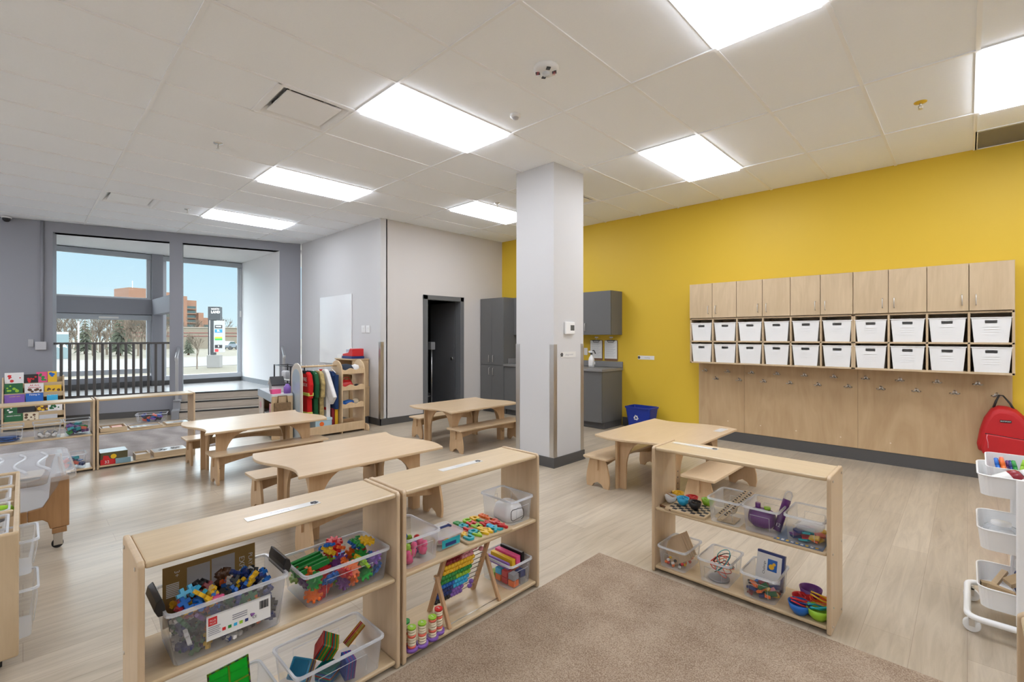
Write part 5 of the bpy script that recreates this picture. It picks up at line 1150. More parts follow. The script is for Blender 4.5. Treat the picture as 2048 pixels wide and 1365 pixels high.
# toy bin on the far rug
t = clear_bin('long clear bin of mixed toys on the floor behind the back shelves', -9.62, 1.50, 0.012, 0.42, 0.26, 0.13, WRZ, taper=0.88)
pieces(24, lambda c: block(c, (0.035, 0.022, 0.014)), '%s toy piece in the floor bin by the low wall', 'toy', '%s toys in the floor bin', -9.62, 1.50, 0.28, 0.16, 0.035, 0.12, ['coral', 'black', 'navy', 'rose', 'black', 'violet', 'blue'], WRZ, flat=0.7)
# ---- book display
bl_, br_ = 0.018, 0.675
MBK = Matrix(((0, 1, 0, -10.71), (-1, 0, 0, 0.47), (0, 0, 1, 0), (0, 0, 0, 1)))
def WK(x, y, z=0): return (-10.71 + y, 0.47 - x, z)
t = thing('book_display', 'tiered wooden book display in front of the window wall, left edge', 'bookcase', WK(0.34, 0.4), R(-90))
for s_ in (bl_ - 0.018, br_): MB().prism([(0.16, 0), (0.64, 0), (0.64, 0.12), (0.27, 0.78), (0.16, 0.78)], s_, s_ + 0.018, 'x', M=MBK).build('side_panel', BIRCHZ, t, 0.003)
tiers = []
for k in range(5):
    yf = 0.62 - 0.075 * k; z0 = 0.03 + 0.145 * k; tiers.append((yf, z0))
    m = MB(); m.box(bl_, br_, yf - 0.010, yf, z0, z0 + (0.115 if k == 0 else 0.075), M=MBK); m.build('front_lip', BIRCH, t, 0.002)
    MB().box(bl_, br_, yf - 0.075, yf - 0.0105, z0, z0 + 0.010, M=MBK).build('ledge', BIRCH, t)
MB().box(bl_, br_, 0.17, 0.18, 0.03, 0.76, M=MBK).build('back_panel', BIRCH, t)
BKS = [[(0, .2, .215, 'forest', 'GREEN WINGS', 'white', 'dark green picture book'), (.20, .17, .22, 'cream', '', 'brown', 'picture book with brown dogs on the cover'), (.37, .21, .225, 'silver', 'LITTLE DAYS', 'maroon', 'lilac grey picture book')],
       [(0, .14, .22, 'forest', '', 'white', 'plain dark green book'), (.13, .20, .20, 'black', '12', 'white', 'black picture book numbered 12'), (.34, .16, .19, 'brown', '', 'yellow', 'brown picture book with a pale stripe'), (.47, .17, .225, 'white', '', 'forest', 'white picture book with green plants')],
       [(0, .22, .20, 'violet', 'wonder tales', 'yellow', 'purple picture book'), (.225, .20, .21, 'blue', 'Fitting In', 'white', 'blue picture book titled Fitting In'), (.46, .13, .19, 'sky', 'Dear Friend', 'white', 'sky blue picture book with handwriting')],
       [(0, .20, .22, 'forest', '', 'lime', 'jungle green picture book'), (.215, .215, .205, 'white', 'All Are\nWelcome', 'red', 'white picture book titled All Are Welcome'), (.435, .20, .21, 'yellow', 'please, baby', 'forest', 'yellow picture book with an owl face')],
       [(0, .21, .235, 'white', '', 'red', 'white topped picture book'), (.20, .17, .20, 'black', '', 'red', 'black picture book'), (.345, .13, .23, 'pink', '', 'green', 'bright pink picture book'), (.475, .11, .235, 'yellow', '', 'blue', 'bright yellow picture book')]]
rn = ['lowest', 'second', 'third', 'fourth', 'top']
nrm_ = Vector((1, 0, 0)); rgt = Vector((0, 1, 0))
for k, row in enumerate(BKS):
    yf, z0 = tiers[k]
    for i, (o_, w_, h_, c, tx, tcol, lab) in enumerate(row):
        s1 = br_ - 0.008 - o_; s0 = s1 - w_ + 0.004; lean = 0.22; yb = yf - 0.022 - 0.009 * (i % 3)
        P = WK(s1, yb, z0 + 0.011); t = thing('picture_book', lab + ' on the %s row of the book display' % rn[k], 'book', P, group='picture books on the display')
        up = (Vector((0, 0, 1)) - nrm_ * lean).normalized(); M = frame(P, rgt, up)
        MB().box(0, s1 - s0, 0, h_, -0.006, 0.0, M=M).build('cover', pl(c), t, 0.001)
        MB().box(0.002, s1 - s0 - 0.002, 0.002, h_ - 0.002, -0.010, -0.0062, M=M).build('pages', PAPER, t)
        pz = 0.085 if k else 0.12
        if tx:
            for q, ln in enumerate(tx.split('\n')): text(ln, 0.036 if k == 3 and i == 1 else 0.034 if k == 2 and i == 1 else 0.022, pl(tcol), t, M @ Matrix.Translation((w_ / 2, h_ - 0.03 - 0.034 * q, 0.0006)), bold=0.01)
        if not tx or k == 3:
            g = MB(); random.seed(k * 7 + i)
            for q in range(7): g.cyl((random.uniform(.02, w_ - .02), h_ - random.uniform(.035 if not tx else .085, .12), 0.0003), (0, 0, 0), 0.001) if False else g.lathe([(0.001, 0.0006), (random.uniform(.008, .022), 0.0006)], (random.uniform(.03, w_ - .03), h_ - random.uniform(.035 if not tx else .095, .13), 0.0002 + .0001 * q), 10, M=M)
            g.build('cover_art', pl(tcol if not tx else 'brown'), t, fix=False)
# ================================================================== WATER TABLE
t = thing('water_table', 'clear lidded sand and water table on brown wooden legs with casters', 'play table', (-4.76, -0.10, 0))
wx0, wx1, wy0, wy1 = -5.27, -4.24, -0.46, 0.255
cx_, cy_ = (wx0 + wx1) / 2, (wy0 + wy1) / 2
m = MB(); m.loft([ring(rr(0.80, 0.50, 0.08, 5, cx_, cy_), 0.235), ring(rr(0.84, 0.54, 0.09, 5, cx_, cy_), 0.26), ring(rr(0.93, 0.62, 0.09, 5, cx_, cy_), 0.475)], True, False, sm=True); m.build('tub', clear('tub_plastic', tint=(0.9, 0.92, 0.95), body=0.16, rough=0.2), t)
m = MB(); m.loft([ring(rr(1.03, 0.715, 0.10, 6, cx_, cy_), 0.462), ring(rr(1.035, 0.72, 0.10, 6, cx_, cy_), 0.50), ring(rr(1.01, 0.695, 0.095, 6, cx_, cy_), 0.512), ring(rr(0.95, 0.635, 0.08, 6, cx_, cy_), 0.506)], False, True, sm=False)
lid = m.build('lid', clear('lid_plastic', tint=(0.92, 0.94, 0.96), body=0.20, rough=0.08), t, 0.003)
for k in range(4):
    yb = 0.10 - 0.115 * k; pts = [(wx0 + 0.15 + 0.73 * q / 24, yb + 0.028 * math.sin(q / 24 * 2 * math.pi * 1.25), 0.508) for q in range(25)]
    MB().tube(pts, 0.010, 6).build('wavy_groove', clear('groove_plastic', tint=(0.97, 0.97, 0.97), body=0.35, rough=0.08), lid)
def wleg(x, sy, par):
    """curved wooden end frame half: upright with a flared foot of the rail"""
    y = wy1 - 0.035 if sy > 0 else wy0 + 0.035; s = -sy
    pts = [(y, 0.135), (y, 0.47), (y + s * 0.09, 0.47), (y + s * 0.10, 0.34), (y + s * 0.13, 0.285), (y + s * 0.20, 0.275), (y + s * 0.20, 0.205), (y + s * 0.13, 0.203), (y + s * 0.105, 0.18), (y + s * 0.095, 0.135)]
    lg = MB().prism(pts, x - 0.013, x + 0.013, 'x').build('leg', OAKD, par, 0.006, 3)
    MB().box(x - 0.02, x + 0.02, min(y + s * 0.012, y + s * 0.085), max(y + s * 0.012, y + s * 0.085), 0.100, 0.134).build('leg_foot', OAKD, lg, 0.003)
    yc = y + s * 0.05
    MB().box(x - 0.018, x + 0.018, yc - 0.02, yc + 0.02, 0.094, 0.10).box(x - 0.016, x - 0.012, yc - 0.028, yc + 0.018, 0.02, 0.095).box(x + 0.012, x + 0.016, yc - 0.028, yc + 0.018, 0.02, 0.095).build('caster_fork', NICKEL, lg, 0.002)
    MB().cyl((x - 0.011, yc - 0.008, 0.0305), (x + 0.011, yc - 0.008, 0.0305), 0.030, n=20).build('caster_wheel', RUBBER, lg, 0.003)
for x in (-4.335, -5.20):
    for sy in (1, -1): wleg(x, sy, t)
    MB().box(x - 0.012, x + 0.012, wy0 + 0.236, wy1 - 0.236, 0.206, 0.274).build('end_rail', OAKD, t, 0.002)
for y in (wy1 - 0.05, wy0 + 0.05): MB().box(-5.185, -4.35, y - 0.011, y + 0.011, 0.40, 0.455).build('side_rail', OAKD, t, 0.002)
# ================================================================== LEFT CABINET WITH OPEN TRAYS
t = thing('tray_cabinet', 'birch tray cabinet at the lower left edge with open top and bins', 'cabinet', (-3.5, -0.27, 0))
lx0, lx1, ly0, ly1, lz = -4.15, -2.86, -0.56, -0.012, 0.585
MB().box(lx1 - 0.022, lx1, ly0, ly1, 0.055, lz).build('end_panel', CABW, t, 0.010, 3); MB().box(lx0, lx0 + 0.022, ly0, ly1, 0.055, lz).build('end_panel', CABW, t, 0.010, 3)
MB().box(lx0 + 0.022, lx1 - 0.022, ly1 - 0.018, ly1, lz - 0.03, lz - 0.004).build('top_rail', CABW, t, 0.005); MB().box(lx0 + 0.022, lx1 - 0.022, ly0, ly0 + 0.018, lz - 0.03, lz - 0.004).build('top_rail', CABW, t, 0.005)
MB().box(lx0 + 0.022, lx1 - 0.022, ly0 + 0.02, ly1 - 0.02, 0.06, 0.08).build('bottom_board', CABW, t)
MB().box(lx0 + 0.022, lx1 - 0.022, (ly0 + ly1) / 2 - 0.009, (ly0 + ly1) / 2 + 0.009, 0.081, 0.40).build('centre_panel', CABW, t)
for x, h in ((-3.265, 0.0), (-3.49, -0.012), (-3.80, 0.0)): MB().box(x - 0.013, x + 0.013, ly0 + 0.018, ly1 - 0.02, lz - 0.04 + h, lz - 0.006 + h).build('divider', BIRCHY, t, 0.008, 3)
for x in (lx1 - 0.08, lx0 + 0.08):
    for y in (ly1 - 0.06, ly0 + 0.06): MB().cyl((x, y - 0.01, 0.0275), (x, y + 0.01, 0.0275), 0.027, n=18).build('caster_wheel', RUBBER, t)
for k, (x, w_) in enumerate(((-3.065, 0.34), (-3.38, 0.19), (-3.645, 0.26), (-3.97, 0.28))):
    clear_bin(['nearest', 'second', 'third', 'farthest'][k] + ' clear tray sunk in the top of the tray cabinet', x, -0.28, lz - 0.155, w_ - 0.02, 0.47, 0.145, 0, 'trays in the tray cabinet top', taper=0.9)
random.seed(12)
pieces(7, lambda c: block(c, (0.05, 0.03, 0.02), 'metal_toy'), '%s rounded toy in the nearest sunk tray', 'toy', '%s toys in the nearest tray', -3.065, -0.17, 0.2, 0.18, lz - 0.14, lz - 0.07, ['black', 'silver', 'navy'], flat=0.5)
pieces(6, lambda c: block(c, (0.05, 0.03, 0.02), 'metal_toy'), '%s dark toy in the farthest sunk tray' , 'toy', '%s toys in the farthest tray', -3.97, -0.2, 0.18, 0.25, lz - 0.14, lz - 0.06, ['navy', 'black'], flat=0.5)
t = thing('toy_cucumber', 'green toy cucumber lying in the second sunk tray', 'toy', (-3.415, -0.11, lz - 0.035), rot=(0, R(90), R(78)))
MB().lathe([(0.001, -0.085), (0.017, -0.075), (0.022, -0.03), (0.023, 0.03), (0.019, 0.07), (0.001, 0.085)], n=16).build('skin', pl('lime'), t, world=False)
t = thing('toy_aubergine', 'dark toy vegetable lying beside the green cucumber', 'toy', (-3.34, -0.12, lz - 0.05), rot=(0, R(90), R(80)))
MB().lathe([(0.001, -0.08), (0.014, -0.07), (0.026, -0.01), (0.027, 0.04), (0.016, 0.075), (0.001, 0.08)], n=16).build('skin', pm('glossy_grey', (0.16, 0.15, 0.17), 0.15), t, world=False)
for k, (z, h_, nm) in enumerate(((0.375, 0.155, 'upper'), (0.105, 0.215, 'lower'))):
    clear_bin(nm + ' clear bin sticking out of the right side of the tray cabinet', -3.02, -0.115, z, 0.26, 0.33, h_, 0, None, taper=0.86)
pieces(6, lambda c: block(c, (0.03, 0.025, 0.02)), '%s toy piece in the lower bin of the tray cabinet', 'toy', '%s toys in the cabinet bin', -3.02, -0.1, 0.18, 0.18, 0.2, 0.31, ['yellow', 'coral', 'blue', 'white'], flat=0.5)
# ================================================================== WHITE TROLLEY
t = thing('utility_trolley', 'white three-tier metal trolley at the right edge of the photo', 'trolley', (0.18, 3.37, 0))
tx0, tx1, ty0, ty1 = 0.035, 0.325, 3.175, 3.56; tcx, tcy = (tx0 + tx1) / 2, (ty0 + ty1) / 2
for k, (zb, zt_) in enumerate(((0.66, 0.755), (0.405, 0.50), (0.13, 0.225))):
    m = MB(); a = rr(0.27, 0.365, 0.04, 5, tcx, tcy); b = rr(0.29, 0.385, 0.045, 5, tcx, tcy); ai = rr(0.265, 0.36, 0.04, 5, tcx, tcy); bi = rr(0.285, 0.38, 0.045, 5, tcx, tcy)
    m.loft([ring(ai, zb + 0.004), ring(bi, zt_), ring(b, zt_), ring(a, zb)], True, True, sm=False); tr_ = m.build('tray', WHITEM, t)
    MB().tube([(x, y, zt_) for x, y in b] + [(b[0][0], b[0][1], zt_)], 0.004, 6).build('rolled_rim', WHITEM, tr_)
for y in (ty0 - 0.018, ty1 + 0.018): 
    MB().prism(rr(0.045, 0.022, 0.009, 3, tcx, y), 0.10, 0.76).build('post', WHITEM, t)
bp = rr(0.36, 0.46, 0.05, 5, tcx, tcy); MB().tube([(x, y, 0.085) for x, y in bp] + [(bp[0][0], bp[0][1], 0.085), (bp[1][0], bp[1][1], 0.085)], 0.014, 10).build('base_frame', WHITEM, t)
for sx_ in (-1, 1):
    for sy_ in (-1, 1):
        x, y = tcx + sx_ * 0.165, tcy + sy_ * 0.185
        o = MB().cyl((x, y - 0.011, 0.033), (x, y + 0.011, 0.033), 0.032, n=20).build('caster_wheel', WHITE, t, 0.003)
        MB().cyl((x, y, 0.064), (x, y, 0.082), 0.008).box(x - 0.010, x + 0.010, y - 0.017, y - 0.013, 0.03, 0.07).box(x - 0.010, x + 0.010, y + 0.013, y + 0.017, 0.03, 0.07).box(x - 0.012, x + 0.012, y - 0.017, y + 0.017, 0.064, 0.07).build('caster_fork', NICKEL, o)
t = thing('marker_tub', 'white tub of markers tilted in the top tray of the trolley', 'tub', (tcx + 0.02, 3.40, 0.665), R(90), rot=(R(0), R(-8), R(90)))
m = MB(); tubwall(m, (0.20, 0.24, 0.02), (0.235, 0.275, 0.025), 0, 0.135); m.build('tub', WHITE, t, world=False)
random.seed(9)
for k in range(11):
    c = ['orange', 'blue', 'orange', 'navy', 'green', 'yellow', 'red', 'coral', 'purple', 'lime', 'sky'][k]
    p = thing('marker', ['first', 'second', 'third', 'fourth', 'fifth', 'sixth', 'seventh', 'eighth', 'ninth', 'tenth', 'last'][k] + ' marker from the left in the white tub, ' + c, 'marker', (0.095 + 0.016 * (k % 6) + 0.004 * k, 3.33 + 0.05 * (k // 6), 0.72), rot=(R(-52 + random.uniform(-8, 8)), R(random.uniform(-10, 10)), R(random.uniform(-20, 20))))
    MB().cyl((0, 0, 0), (0, 0, 0.075), 0.0085, n=12).build('barrel', pl(c), p, world=False); MB().cyl((0, 0, 0.0755), (0, 0, 0.115), 0.0092, 0.008, n=12).build('cap', pl(c), p, world=False)
for k, (c, x, y) in enumerate((('maroon', 0.125, 3.225), ('purple', 0.205, 3.235))):
    p = thing('paint_bottle', c + ' paint bottle with white cap lying in the front of the top tray', 'bottle', (x - 0.055, y, 0.70), rot=(R(0), R(62), R(18)))
    MB().lathe([(0.001, 0), (0.034, 0.002), (0.036, 0.02), (0.036, 0.10), (0.030, 0.125), (0.022, 0.13)], n=20).build('bottle', pl(c, 0.2), p, world=False)
    MB().cyl((0, 0, 0.131), (0, 0, 0.165), 0.024, 0.021, n=18).build('cap', WHITE, p, world=False)
    MB().lathe([(0.0365, 0.03), (0.0365, 0.09)], n=20).build('label', LAMI, p, world=False)
t = thing('glue_dish', 'white translucent dish on the middle tray of the trolley', 'dish', (0.12, 3.42, 0.41))
MB().lathe([(0.001, 0.0), (0.07, 0.004), (0.06, 0.05), (0.035, 0.06)], n=22, c1=True).build('dish', CLEARF, t, world=False); MB().lathe([(0.036, 0.06), (0.036, 0.075), (0.001, 0.078)], n=20).build('lid', WHITE, t, world=False)
t = thing('red_scissors', 'red handled scissors on the middle tray of the trolley', 'scissors', (0.18, 3.26, 0.425), R(20))
MB().tube([(0.05 * math.cos(a / 8 * math.pi), 0.018 * math.sin(a / 8 * math.pi), 0) for a in range(17)], 0.006, 6).build('handle', pl('red'), t, world=False)
MB().box(0.05, 0.14, -0.006, 0.006, -0.002, 0.002).build('blade', NICKEL, t, world=False)
for k, (x, y, z, rx, ry, rz, s) in enumerate(((0.115, 3.30, 0.19, 0, 8, -12, (0.045, 0.014, 0.012)), (0.115, 3.43, 0.20, 0, -35, 60, (0.05, 0.012, 0.008)), (0.165, 3.40, 0.215, 20, -25, 35, (0.035, 0.022, 0.014)), (0.21, 3.38, 0.19, 0, 15, -35, (0.04, 0.012, 0.012)), (0.075, 3.37, 0.17, 0, 0, 10, (0.028, 0.016, 0.016)))):
    o = MB().box(-s[0], s[0], -s[1], s[1], -s[2], s[2]).build('wood_offcut', wood('pine_scrap', (0.50, 0.36, 0.20), (0.66, 0.50, 0.32), 'x'), None, 0.001)
    o.location = (x, y, z); o.rotation_euler = (R(rx), R(ry), R(rz)); tag(o, ['front', 'long upright', 'grooved middle', 'right', 'small rear'][k] + ' pale wood offcut in the lowest trolley tray', 'wood block', None)
t = thing('clay_slab', 'ochre clay sheet in plastic in the front of the lowest trolley tray', 'clay', (0.19, 3.27, 0.165), rot=(R(8), R(-6), R(12)))
MB().prism(rr(0.20, 0.12, 0.03, 4), 0, 0.010).build('slab', pm('clay_ochre', (0.46, 0.22, 0.06), 0.3, coat=0.5), t, 0.003, world=False)
t = thing('bag_of_pompoms', 'clear bag of coloured foam shapes at the back of the lowest trolley tray', 'bag', (0.215, 3.46, 0.135))
MB().loft([ring(rr(0.10, 0.06, 0.02, 3), 0), ring(rr(0.13, 0.09, 0.03, 3), 0.05), ring(rr(0.12, 0.06, 0.02, 3), 0.15), ring(rr(0.11, 0.01, 0.004, 3), 0.21)], sm=True).build('bag', CLEAR, t, world=False)
random.seed(10)
for k in range(16): o = block(['navy', 'coral', 'rose', 'navy', 'sky', 'orange'][k % 6], (0.017, 0.012, 0.009), 'foam_shape'); o.location = (0.185 + 0.022 * (k % 4), 3.44 + 0.012 * (k % 3), 0.155 + 0.028 * (k // 4)); o.rotation_euler = (random.random(), random.random(), random.random()); c_ = ['navy', 'coral', 'rose', 'navy', 'sky', 'orange'][k % 6]; tag(o, c_ + ' foam shape in the clear bag on the trolley', 'toy', c_ + ' foam shapes in the bag')
tag(MB().sph((0.245, 3.33, 0.185), 0.022, 14).build('yellow_ball', pl('yellow')), 'small yellow ball in the lowest trolley tray', 'ball')
# ================================================================== DRESS-UP CORNER
t = thing('dress_up_stand', 'birch dress-up stand with mirror end, hanging bar and tray tower', 'clothes stand', (-6.65, 3.13, 0))
BT = wood('birch_play', (0.60, 0.43, 0.25), (0.72, 0.54, 0.34), 'z')
def arch(x0, x1, z1, y, th=0.018, hole=None):
    r = (x1 - x0) / 2; p = [(x0, 0), (x1, 0), (x1, z1 - r)] + [((x0 + x1) / 2 + r * math.cos(R(a)), z1 - r + r * math.sin(R(a))) for a in range(15, 180, 15)] + [(x0, z1 - r)]
    m = MB(); m.prism(p, y - th / 2, y + th / 2, 'y'); return m
ep = arch(-6.80, -6.43, 1.04, 2.66).build('end_panel', pm('pale_panel', (0.66, 0.60, 0.52), 0.4), t, 0.006, 3)
mi = arch(-6.745, -6.485, 0.96, 2.649, 0.002).build('mirror', pm('mirror_painted_reflection', (0.56, 0.66, 0.74), 0.15, metal=0.25), t)  # pale blue base colour stands in for the bright window reflection
for y in (3.245, 3.60): arch(-6.80, -6.45, 1.06, y).build('end_panel', BT, t, 0.005, 3)
MB().cyl((-6.62, 2.67, 0.985), (-6.62, 3.236, 0.985), 0.014).build('hanging_bar', BT, t)
MB().box(-6.46, -6.442, 2.67, 3.59, 0.03, 0.15).build('front_board', BT, t, 0.003); MB().box(-6.80, -6.462, 2.67, 3.59, 0.03, 0.048).build('base_shelf', BT, t, 0.002); MB().box(-6.80, -6.782, 2.67, 3.59, 0.05, 0.15).build('back_board', BT, t)
for k, z in enumerate((0.86, 0.62, 0.36)):
    MB().box(-6.78, -6.47, 3.255, 3.59, z, z + 0.012).build('tray_floor', BT, t)
    p = [(3.255, z), (3.59, z)] + [(3.59 - 0.335 * q / 16, z + 0.07 + 0.014 * math.sin(q / 16 * 4 * math.pi)) for q in range(17)]
    MB().prism(p, -6.468, -6.455, 'x').build('scalloped_lip', BT, t, 0.002)
MB().prism([(-6.86, 0), (-6.36, 0), (-6.355, 0.04), (-6.375, 0.09), (-6.43, 0.105), (-6.82, 0.105), (-6.865, 0.06)], 3.612, 3.63, 'y').build('foot', BT, t, 0.006)
def garment(name, label, y, outline, mat, extra=(), th=0.035, lean=0):
    t = thing(name, label, 'costume', (-6.62, y, 0.97))
    c = [(x - 6.62, z) for x, z in outline]; mxx = sum(p[0] for p in c) / len(c); mz = sum(p[1] for p in c) / len(c)
    def sc(k): return [(mxx + (x - mxx) * k, mz + (z - mz) * (1 - (1 - k) * .5)) for x, z in c]
    MB().loft([[(x, y - th, z) for x, z in sc(.93)], [(x, y - th * .55, z) for x, z in c], [(x, y + th * .55, z) for x, z in c], [(x, y + th, z) for x, z in sc(.93)]], True, True).build('cloth', mat, t, 0.006)
    for nm, m_, bx in extra: MB().box(bx[0] - 6.62, bx[1] - 6.62, y - th - 0.004, y + th + 0.002, bx[2], bx[3]).build(nm, m_, t, 0.003)
    MB().tube([(-6.62 - 0.11, y, 0.885), (-6.62, y, 0.93), (-6.62 + 0.11, y, 0.885)], 0.006, 6).tube([(-6.62, y, 0.93), (-6.62, y, 0.96), (-6.605, y, 1.002), (-6.62, y, 1.012), (-6.637, y, 1.0)], 0.002, 6).build('hanger', WHITE, t)
    return t
cl = lambda n, c: pm('cloth_' + n, c, 0.85, spec=0.15, var=0.2, vscale=14)
coat = [(-.06, .92), (.06, .92), (.13, .88), (.18, .74), (.16, .55), (.12, .55), (.13, .40), (.13, .28), (-.13, .28), (-.13, .40), (-.12, .55), (-.16, .55), (-.18, .74), (-.13, .88)]
t = garment('firefighter_coat', 'red firefighter costume coat with yellow bands, nearest the mirror end', 2.79, coat, cl('red', (0.55, 0.02, 0.02)), (('reflective_band', cl('band', (0.55, 0.60, 0.12)), (-.165, .165, .585, .63)), ('reflective_band', cl('band', (0.55, 0.60, 0.12)), (-.135, .135, .31, .36)), ('collar', cl('black', (0.02, 0.02, 0.03)), (-.07, .07, .89, .93))))
text('FIRE', 0.075, WHITE, t, frame((-6.58, 2.79 - 0.0365, 0.81), (1, 0, 0), (0, 0, 1))); text('RESCUE', 0.06, WHITE, t, frame((-6.58, 2.79 - 0.0365, 0.735), (1, 0, 0), (0, 0, 1)), sx=0.8)
garment('green_costume', 'dark green costume hanging behind the firefighter coat', 2.885, [(x * 0.95, z - (0.0 if z > .5 else 0.02)) for x, z in coat], cl('green', (0.02, 0.10, 0.04)), (), 0.03)
garment('spotted_costume', 'tan and black animal costume hanging in the middle of the stand', 2.965, coat, pm('cloth_spots', (0.40, 0.30, 0.12), 0.85, var=0.85, vscale=22), (('red_scarf', cl('red', (0.55, 0.02, 0.02)), (-.05, .03, .55, .75)),), 0.03)
t = garment('white_robe', 'white costume robe with red cuffs, sleeve held out to the right', 3.06, [(-.05, .93), (.04, .94), (.10, .90), (.34, .56), (.23, .45), (.11, .62), (.12, .45), (.12, .24), (-.10, .24), (-.13, .5), (-.14, .86)], cl('white', (0.74, 0.72, 0.70)), (('red_trim', cl('red', (0.55, 0.02, 0.02)), (-.12, .11, .36, .40)), ('red_collar', cl('red', (0.55, 0.02, 0.02)), (-.12, -.03, .885, .93))), 0.03)
garment('navy_vest', 'navy blue costume vest nearest the tray tower', 3.17, [(-.06, .90), (.05, .90), (.09, .84), (.16, .86), (.15, .55), (.16, .36), (-.13, .36), (-.13, .84)], cl('navy', (0.02, 0.045, 0.13)), (), 0.03)
t = thing('storage_box', 'pale blue storage box with an orange dot at the foot of the dress-up stand', 'box', (-6.60, 2.98, 0.05))
MB().box(-6.74, -6.475, 2.86, 3.10, 0.05, 0.22).build('box_body', pm('box_sky', (0.42, 0.60, 0.70), 0.5), t, 0.004); MB().box(-6.745, -6.47, 2.855, 3.105, 0.22, 0.255).build('lid', pm('box_sky2', (0.50, 0.67, 0.75), 0.5), t, 0.004)
MB().cyl((-6.475, 2.95, 0.175), (-6.471, 2.95, 0.175), 0.032, n=16).build('orange_dot', pl('orange'), t)
for k, (y, c, h, lab) in enumerate(((3.14, 'maroon', .32, 'dark red'), (3.19, 'yellow', .34, 'yellow with black squares'))): 
    o = MB().box(-6.74, -6.52, y - 0.022, y + 0.022, 0.05, 0.05 + h).build('game_box', pl(c), None, 0.002); tag(o, lab + ' box standing under the hanging costumes', 'box')
t = thing('dark_hat', 'dark grey soft hat on the top tray of the dress-up tower', 'hat', (-6.60, 3.37, 0.873)); MB().lathe([(0.12, 0), (0.115, 0.06), (0.08, 0.115), (0.0, 0.13)], n=20, c0=True).build('crown', cl('slate', (0.04, 0.05, 0.07)), t, world=False); MB().lathe([(0.13, 0.0), (0.128, 0.022)], n=20).build('band', WHITE, t, world=False)
t = thing('mesh_sunhat', 'white mesh cap on the top tray of the dress-up tower', 'hat', (-6.60, 3.52, 0.873)); MB().lathe([(0.07, 0), (0.072, 0.05), (0.055, 0.10), (0.0, 0.12)], n=20, c0=True).build('crown', cl('white', (0.74, 0.72, 0.70)), t, world=False)
t = thing('red_handbag', 'red handbag on the middle tray of the dress-up tower', 'bag', (-6.58, 3.36, 0.633)); MB().loft([ring(rr(0.12, 0.20, 0.03, 3), 0), ring(rr(0.13, 0.21, 0.03, 3), 0.05), ring(rr(0.07, 0.14, 0.02, 3), 0.13)], sm=True).build('bag_body', pl('red'), t, world=False); MB().tube([(0.03, -0.05, 0.12), (0.03, -0.03, 0.17), (0.03, 0.03, 0.17), (0.03, 0.05, 0.12)], 0.006, 6).build('handle', pl('red'), t, world=False)
tag(MB().sph((-6.57, 3.53, 0.665), 0.032, 12, sc=(1.2, 1.4, 1)).build('black_purse', pl('black')), 'small black purse beside the red handbag on the tower', 'purse')
t = thing('soft_doll', 'soft doll in blue clothes lying on the lowest tray of the tower', 'doll', (-6.57, 3.42, 0.373))
MB().sph((0.0, 0.10, 0.055), 0.05, 14).build('head', pl('cream'), t, world=False); MB().lathe([(0.001, -0.12), (0.035, -0.10), (0.05, -0.02), (0.035, 0.05), (0.001, 0.06)], n=14, M=Matrix.Translation((0, 0, 0.05)) @ Matrix.Rotation(R(-90), 4, 'X')).build('blue_outfit', pl('blue'), t, world=False)
for sg in (-1, 1): MB().tube([(0.03 * sg, 0.02, 0.05), (0.07 * sg, -0.03, 0.045), (0.075 * sg, -0.07, 0.04)], 0.016, 8).build('arm', pl('red'), t, world=False); MB().tube([(0.02 * sg, -0.10, 0.045), (0.03 * sg, -0.155, 0.03)], 0.018, 8).build('leg', pl('blue'), t, world=False)
# play cupboard with till
t = thing('play_cupboard', 'tall wooden play cupboard behind the dress-up tower, against the wall', 'cupboard', (-7.22, 3.78, 0))
PC = wood('play_maple', (0.52, 0.36, 0.20), (0.64, 0.47, 0.28), 'z')
for x in (-7.50, -6.948): MB().box(x, x + 0.018, 3.66, 3.94, 0.60, 1.03).build('side_panel', PC, t, 0.002)
MB().box(-7.51, -6.92, 3.64, 3.945, 1.03, 1.05).build('top', PC, t, 0.003); MB().box(-7.482, -6.948, 3.92, 3.94, 0.60, 1.03).build('back_panel', PC, t)
MB().box(-7.482, -6.948, 3.67, 3.92, 0.80, 0.815).build('shelf_board', PC, t)
MB().box(-7.52, -6.90, 3.56, 3.945, 0.58, 0.60).build('worktop', PC, t, 0.003)
MB().box(-7.50, -6.91, 3.60, 3.94, 0.12, 0.578).build('lower_carcass', PC, t, 0.002); MB().box(-7.49, -6.92, 3.65, 3.93, 0.0, 0.12).build('plinth', BASEB, t)
MB().box(-7.49, -7.22, 3.585, 3.599, 0.14, 0.57).build('door', pl('white'), t, 0.002); MB().box(-7.19, -6.92, 3.585, 3.599, 0.14, 0.57).build('door', PC, t, 0.002)
t = thing('toy_till', 'red and blue toy cash register on top of the play cupboard', 'toy till', (-7.18, 3.78, 1.05))
MB().box(-7.33, -7.0, 3.68, 3.90, 1.05, 1.09).build('drawer', pl('navy'), t, 0.004)
MB().prism([(-7.33, 1.091), (-7.0, 1.091), (-7.0, 1.21), (-7.08, 1.215), (-7.14, 1.15), (-7.33, 1.125)], 3.69, 3.89, 'y').build('body', pl('red'), t, 0.006); MB().box(-7.27, -7.17, 3.72, 3.86, 1.15, 1.20, M=Matrix.Identity(4)).build('display', pm('till_grey', (0.45, 0.5, 0.58), 0.3), t, 0.003)
tag(MB().box(-7.50, -7.35, 3.68, 3.86, 1.051, 1.10).build('white_box', PAPER, None, 0.003), 'white flat box beside the toy till on the play cupboard', 'box')
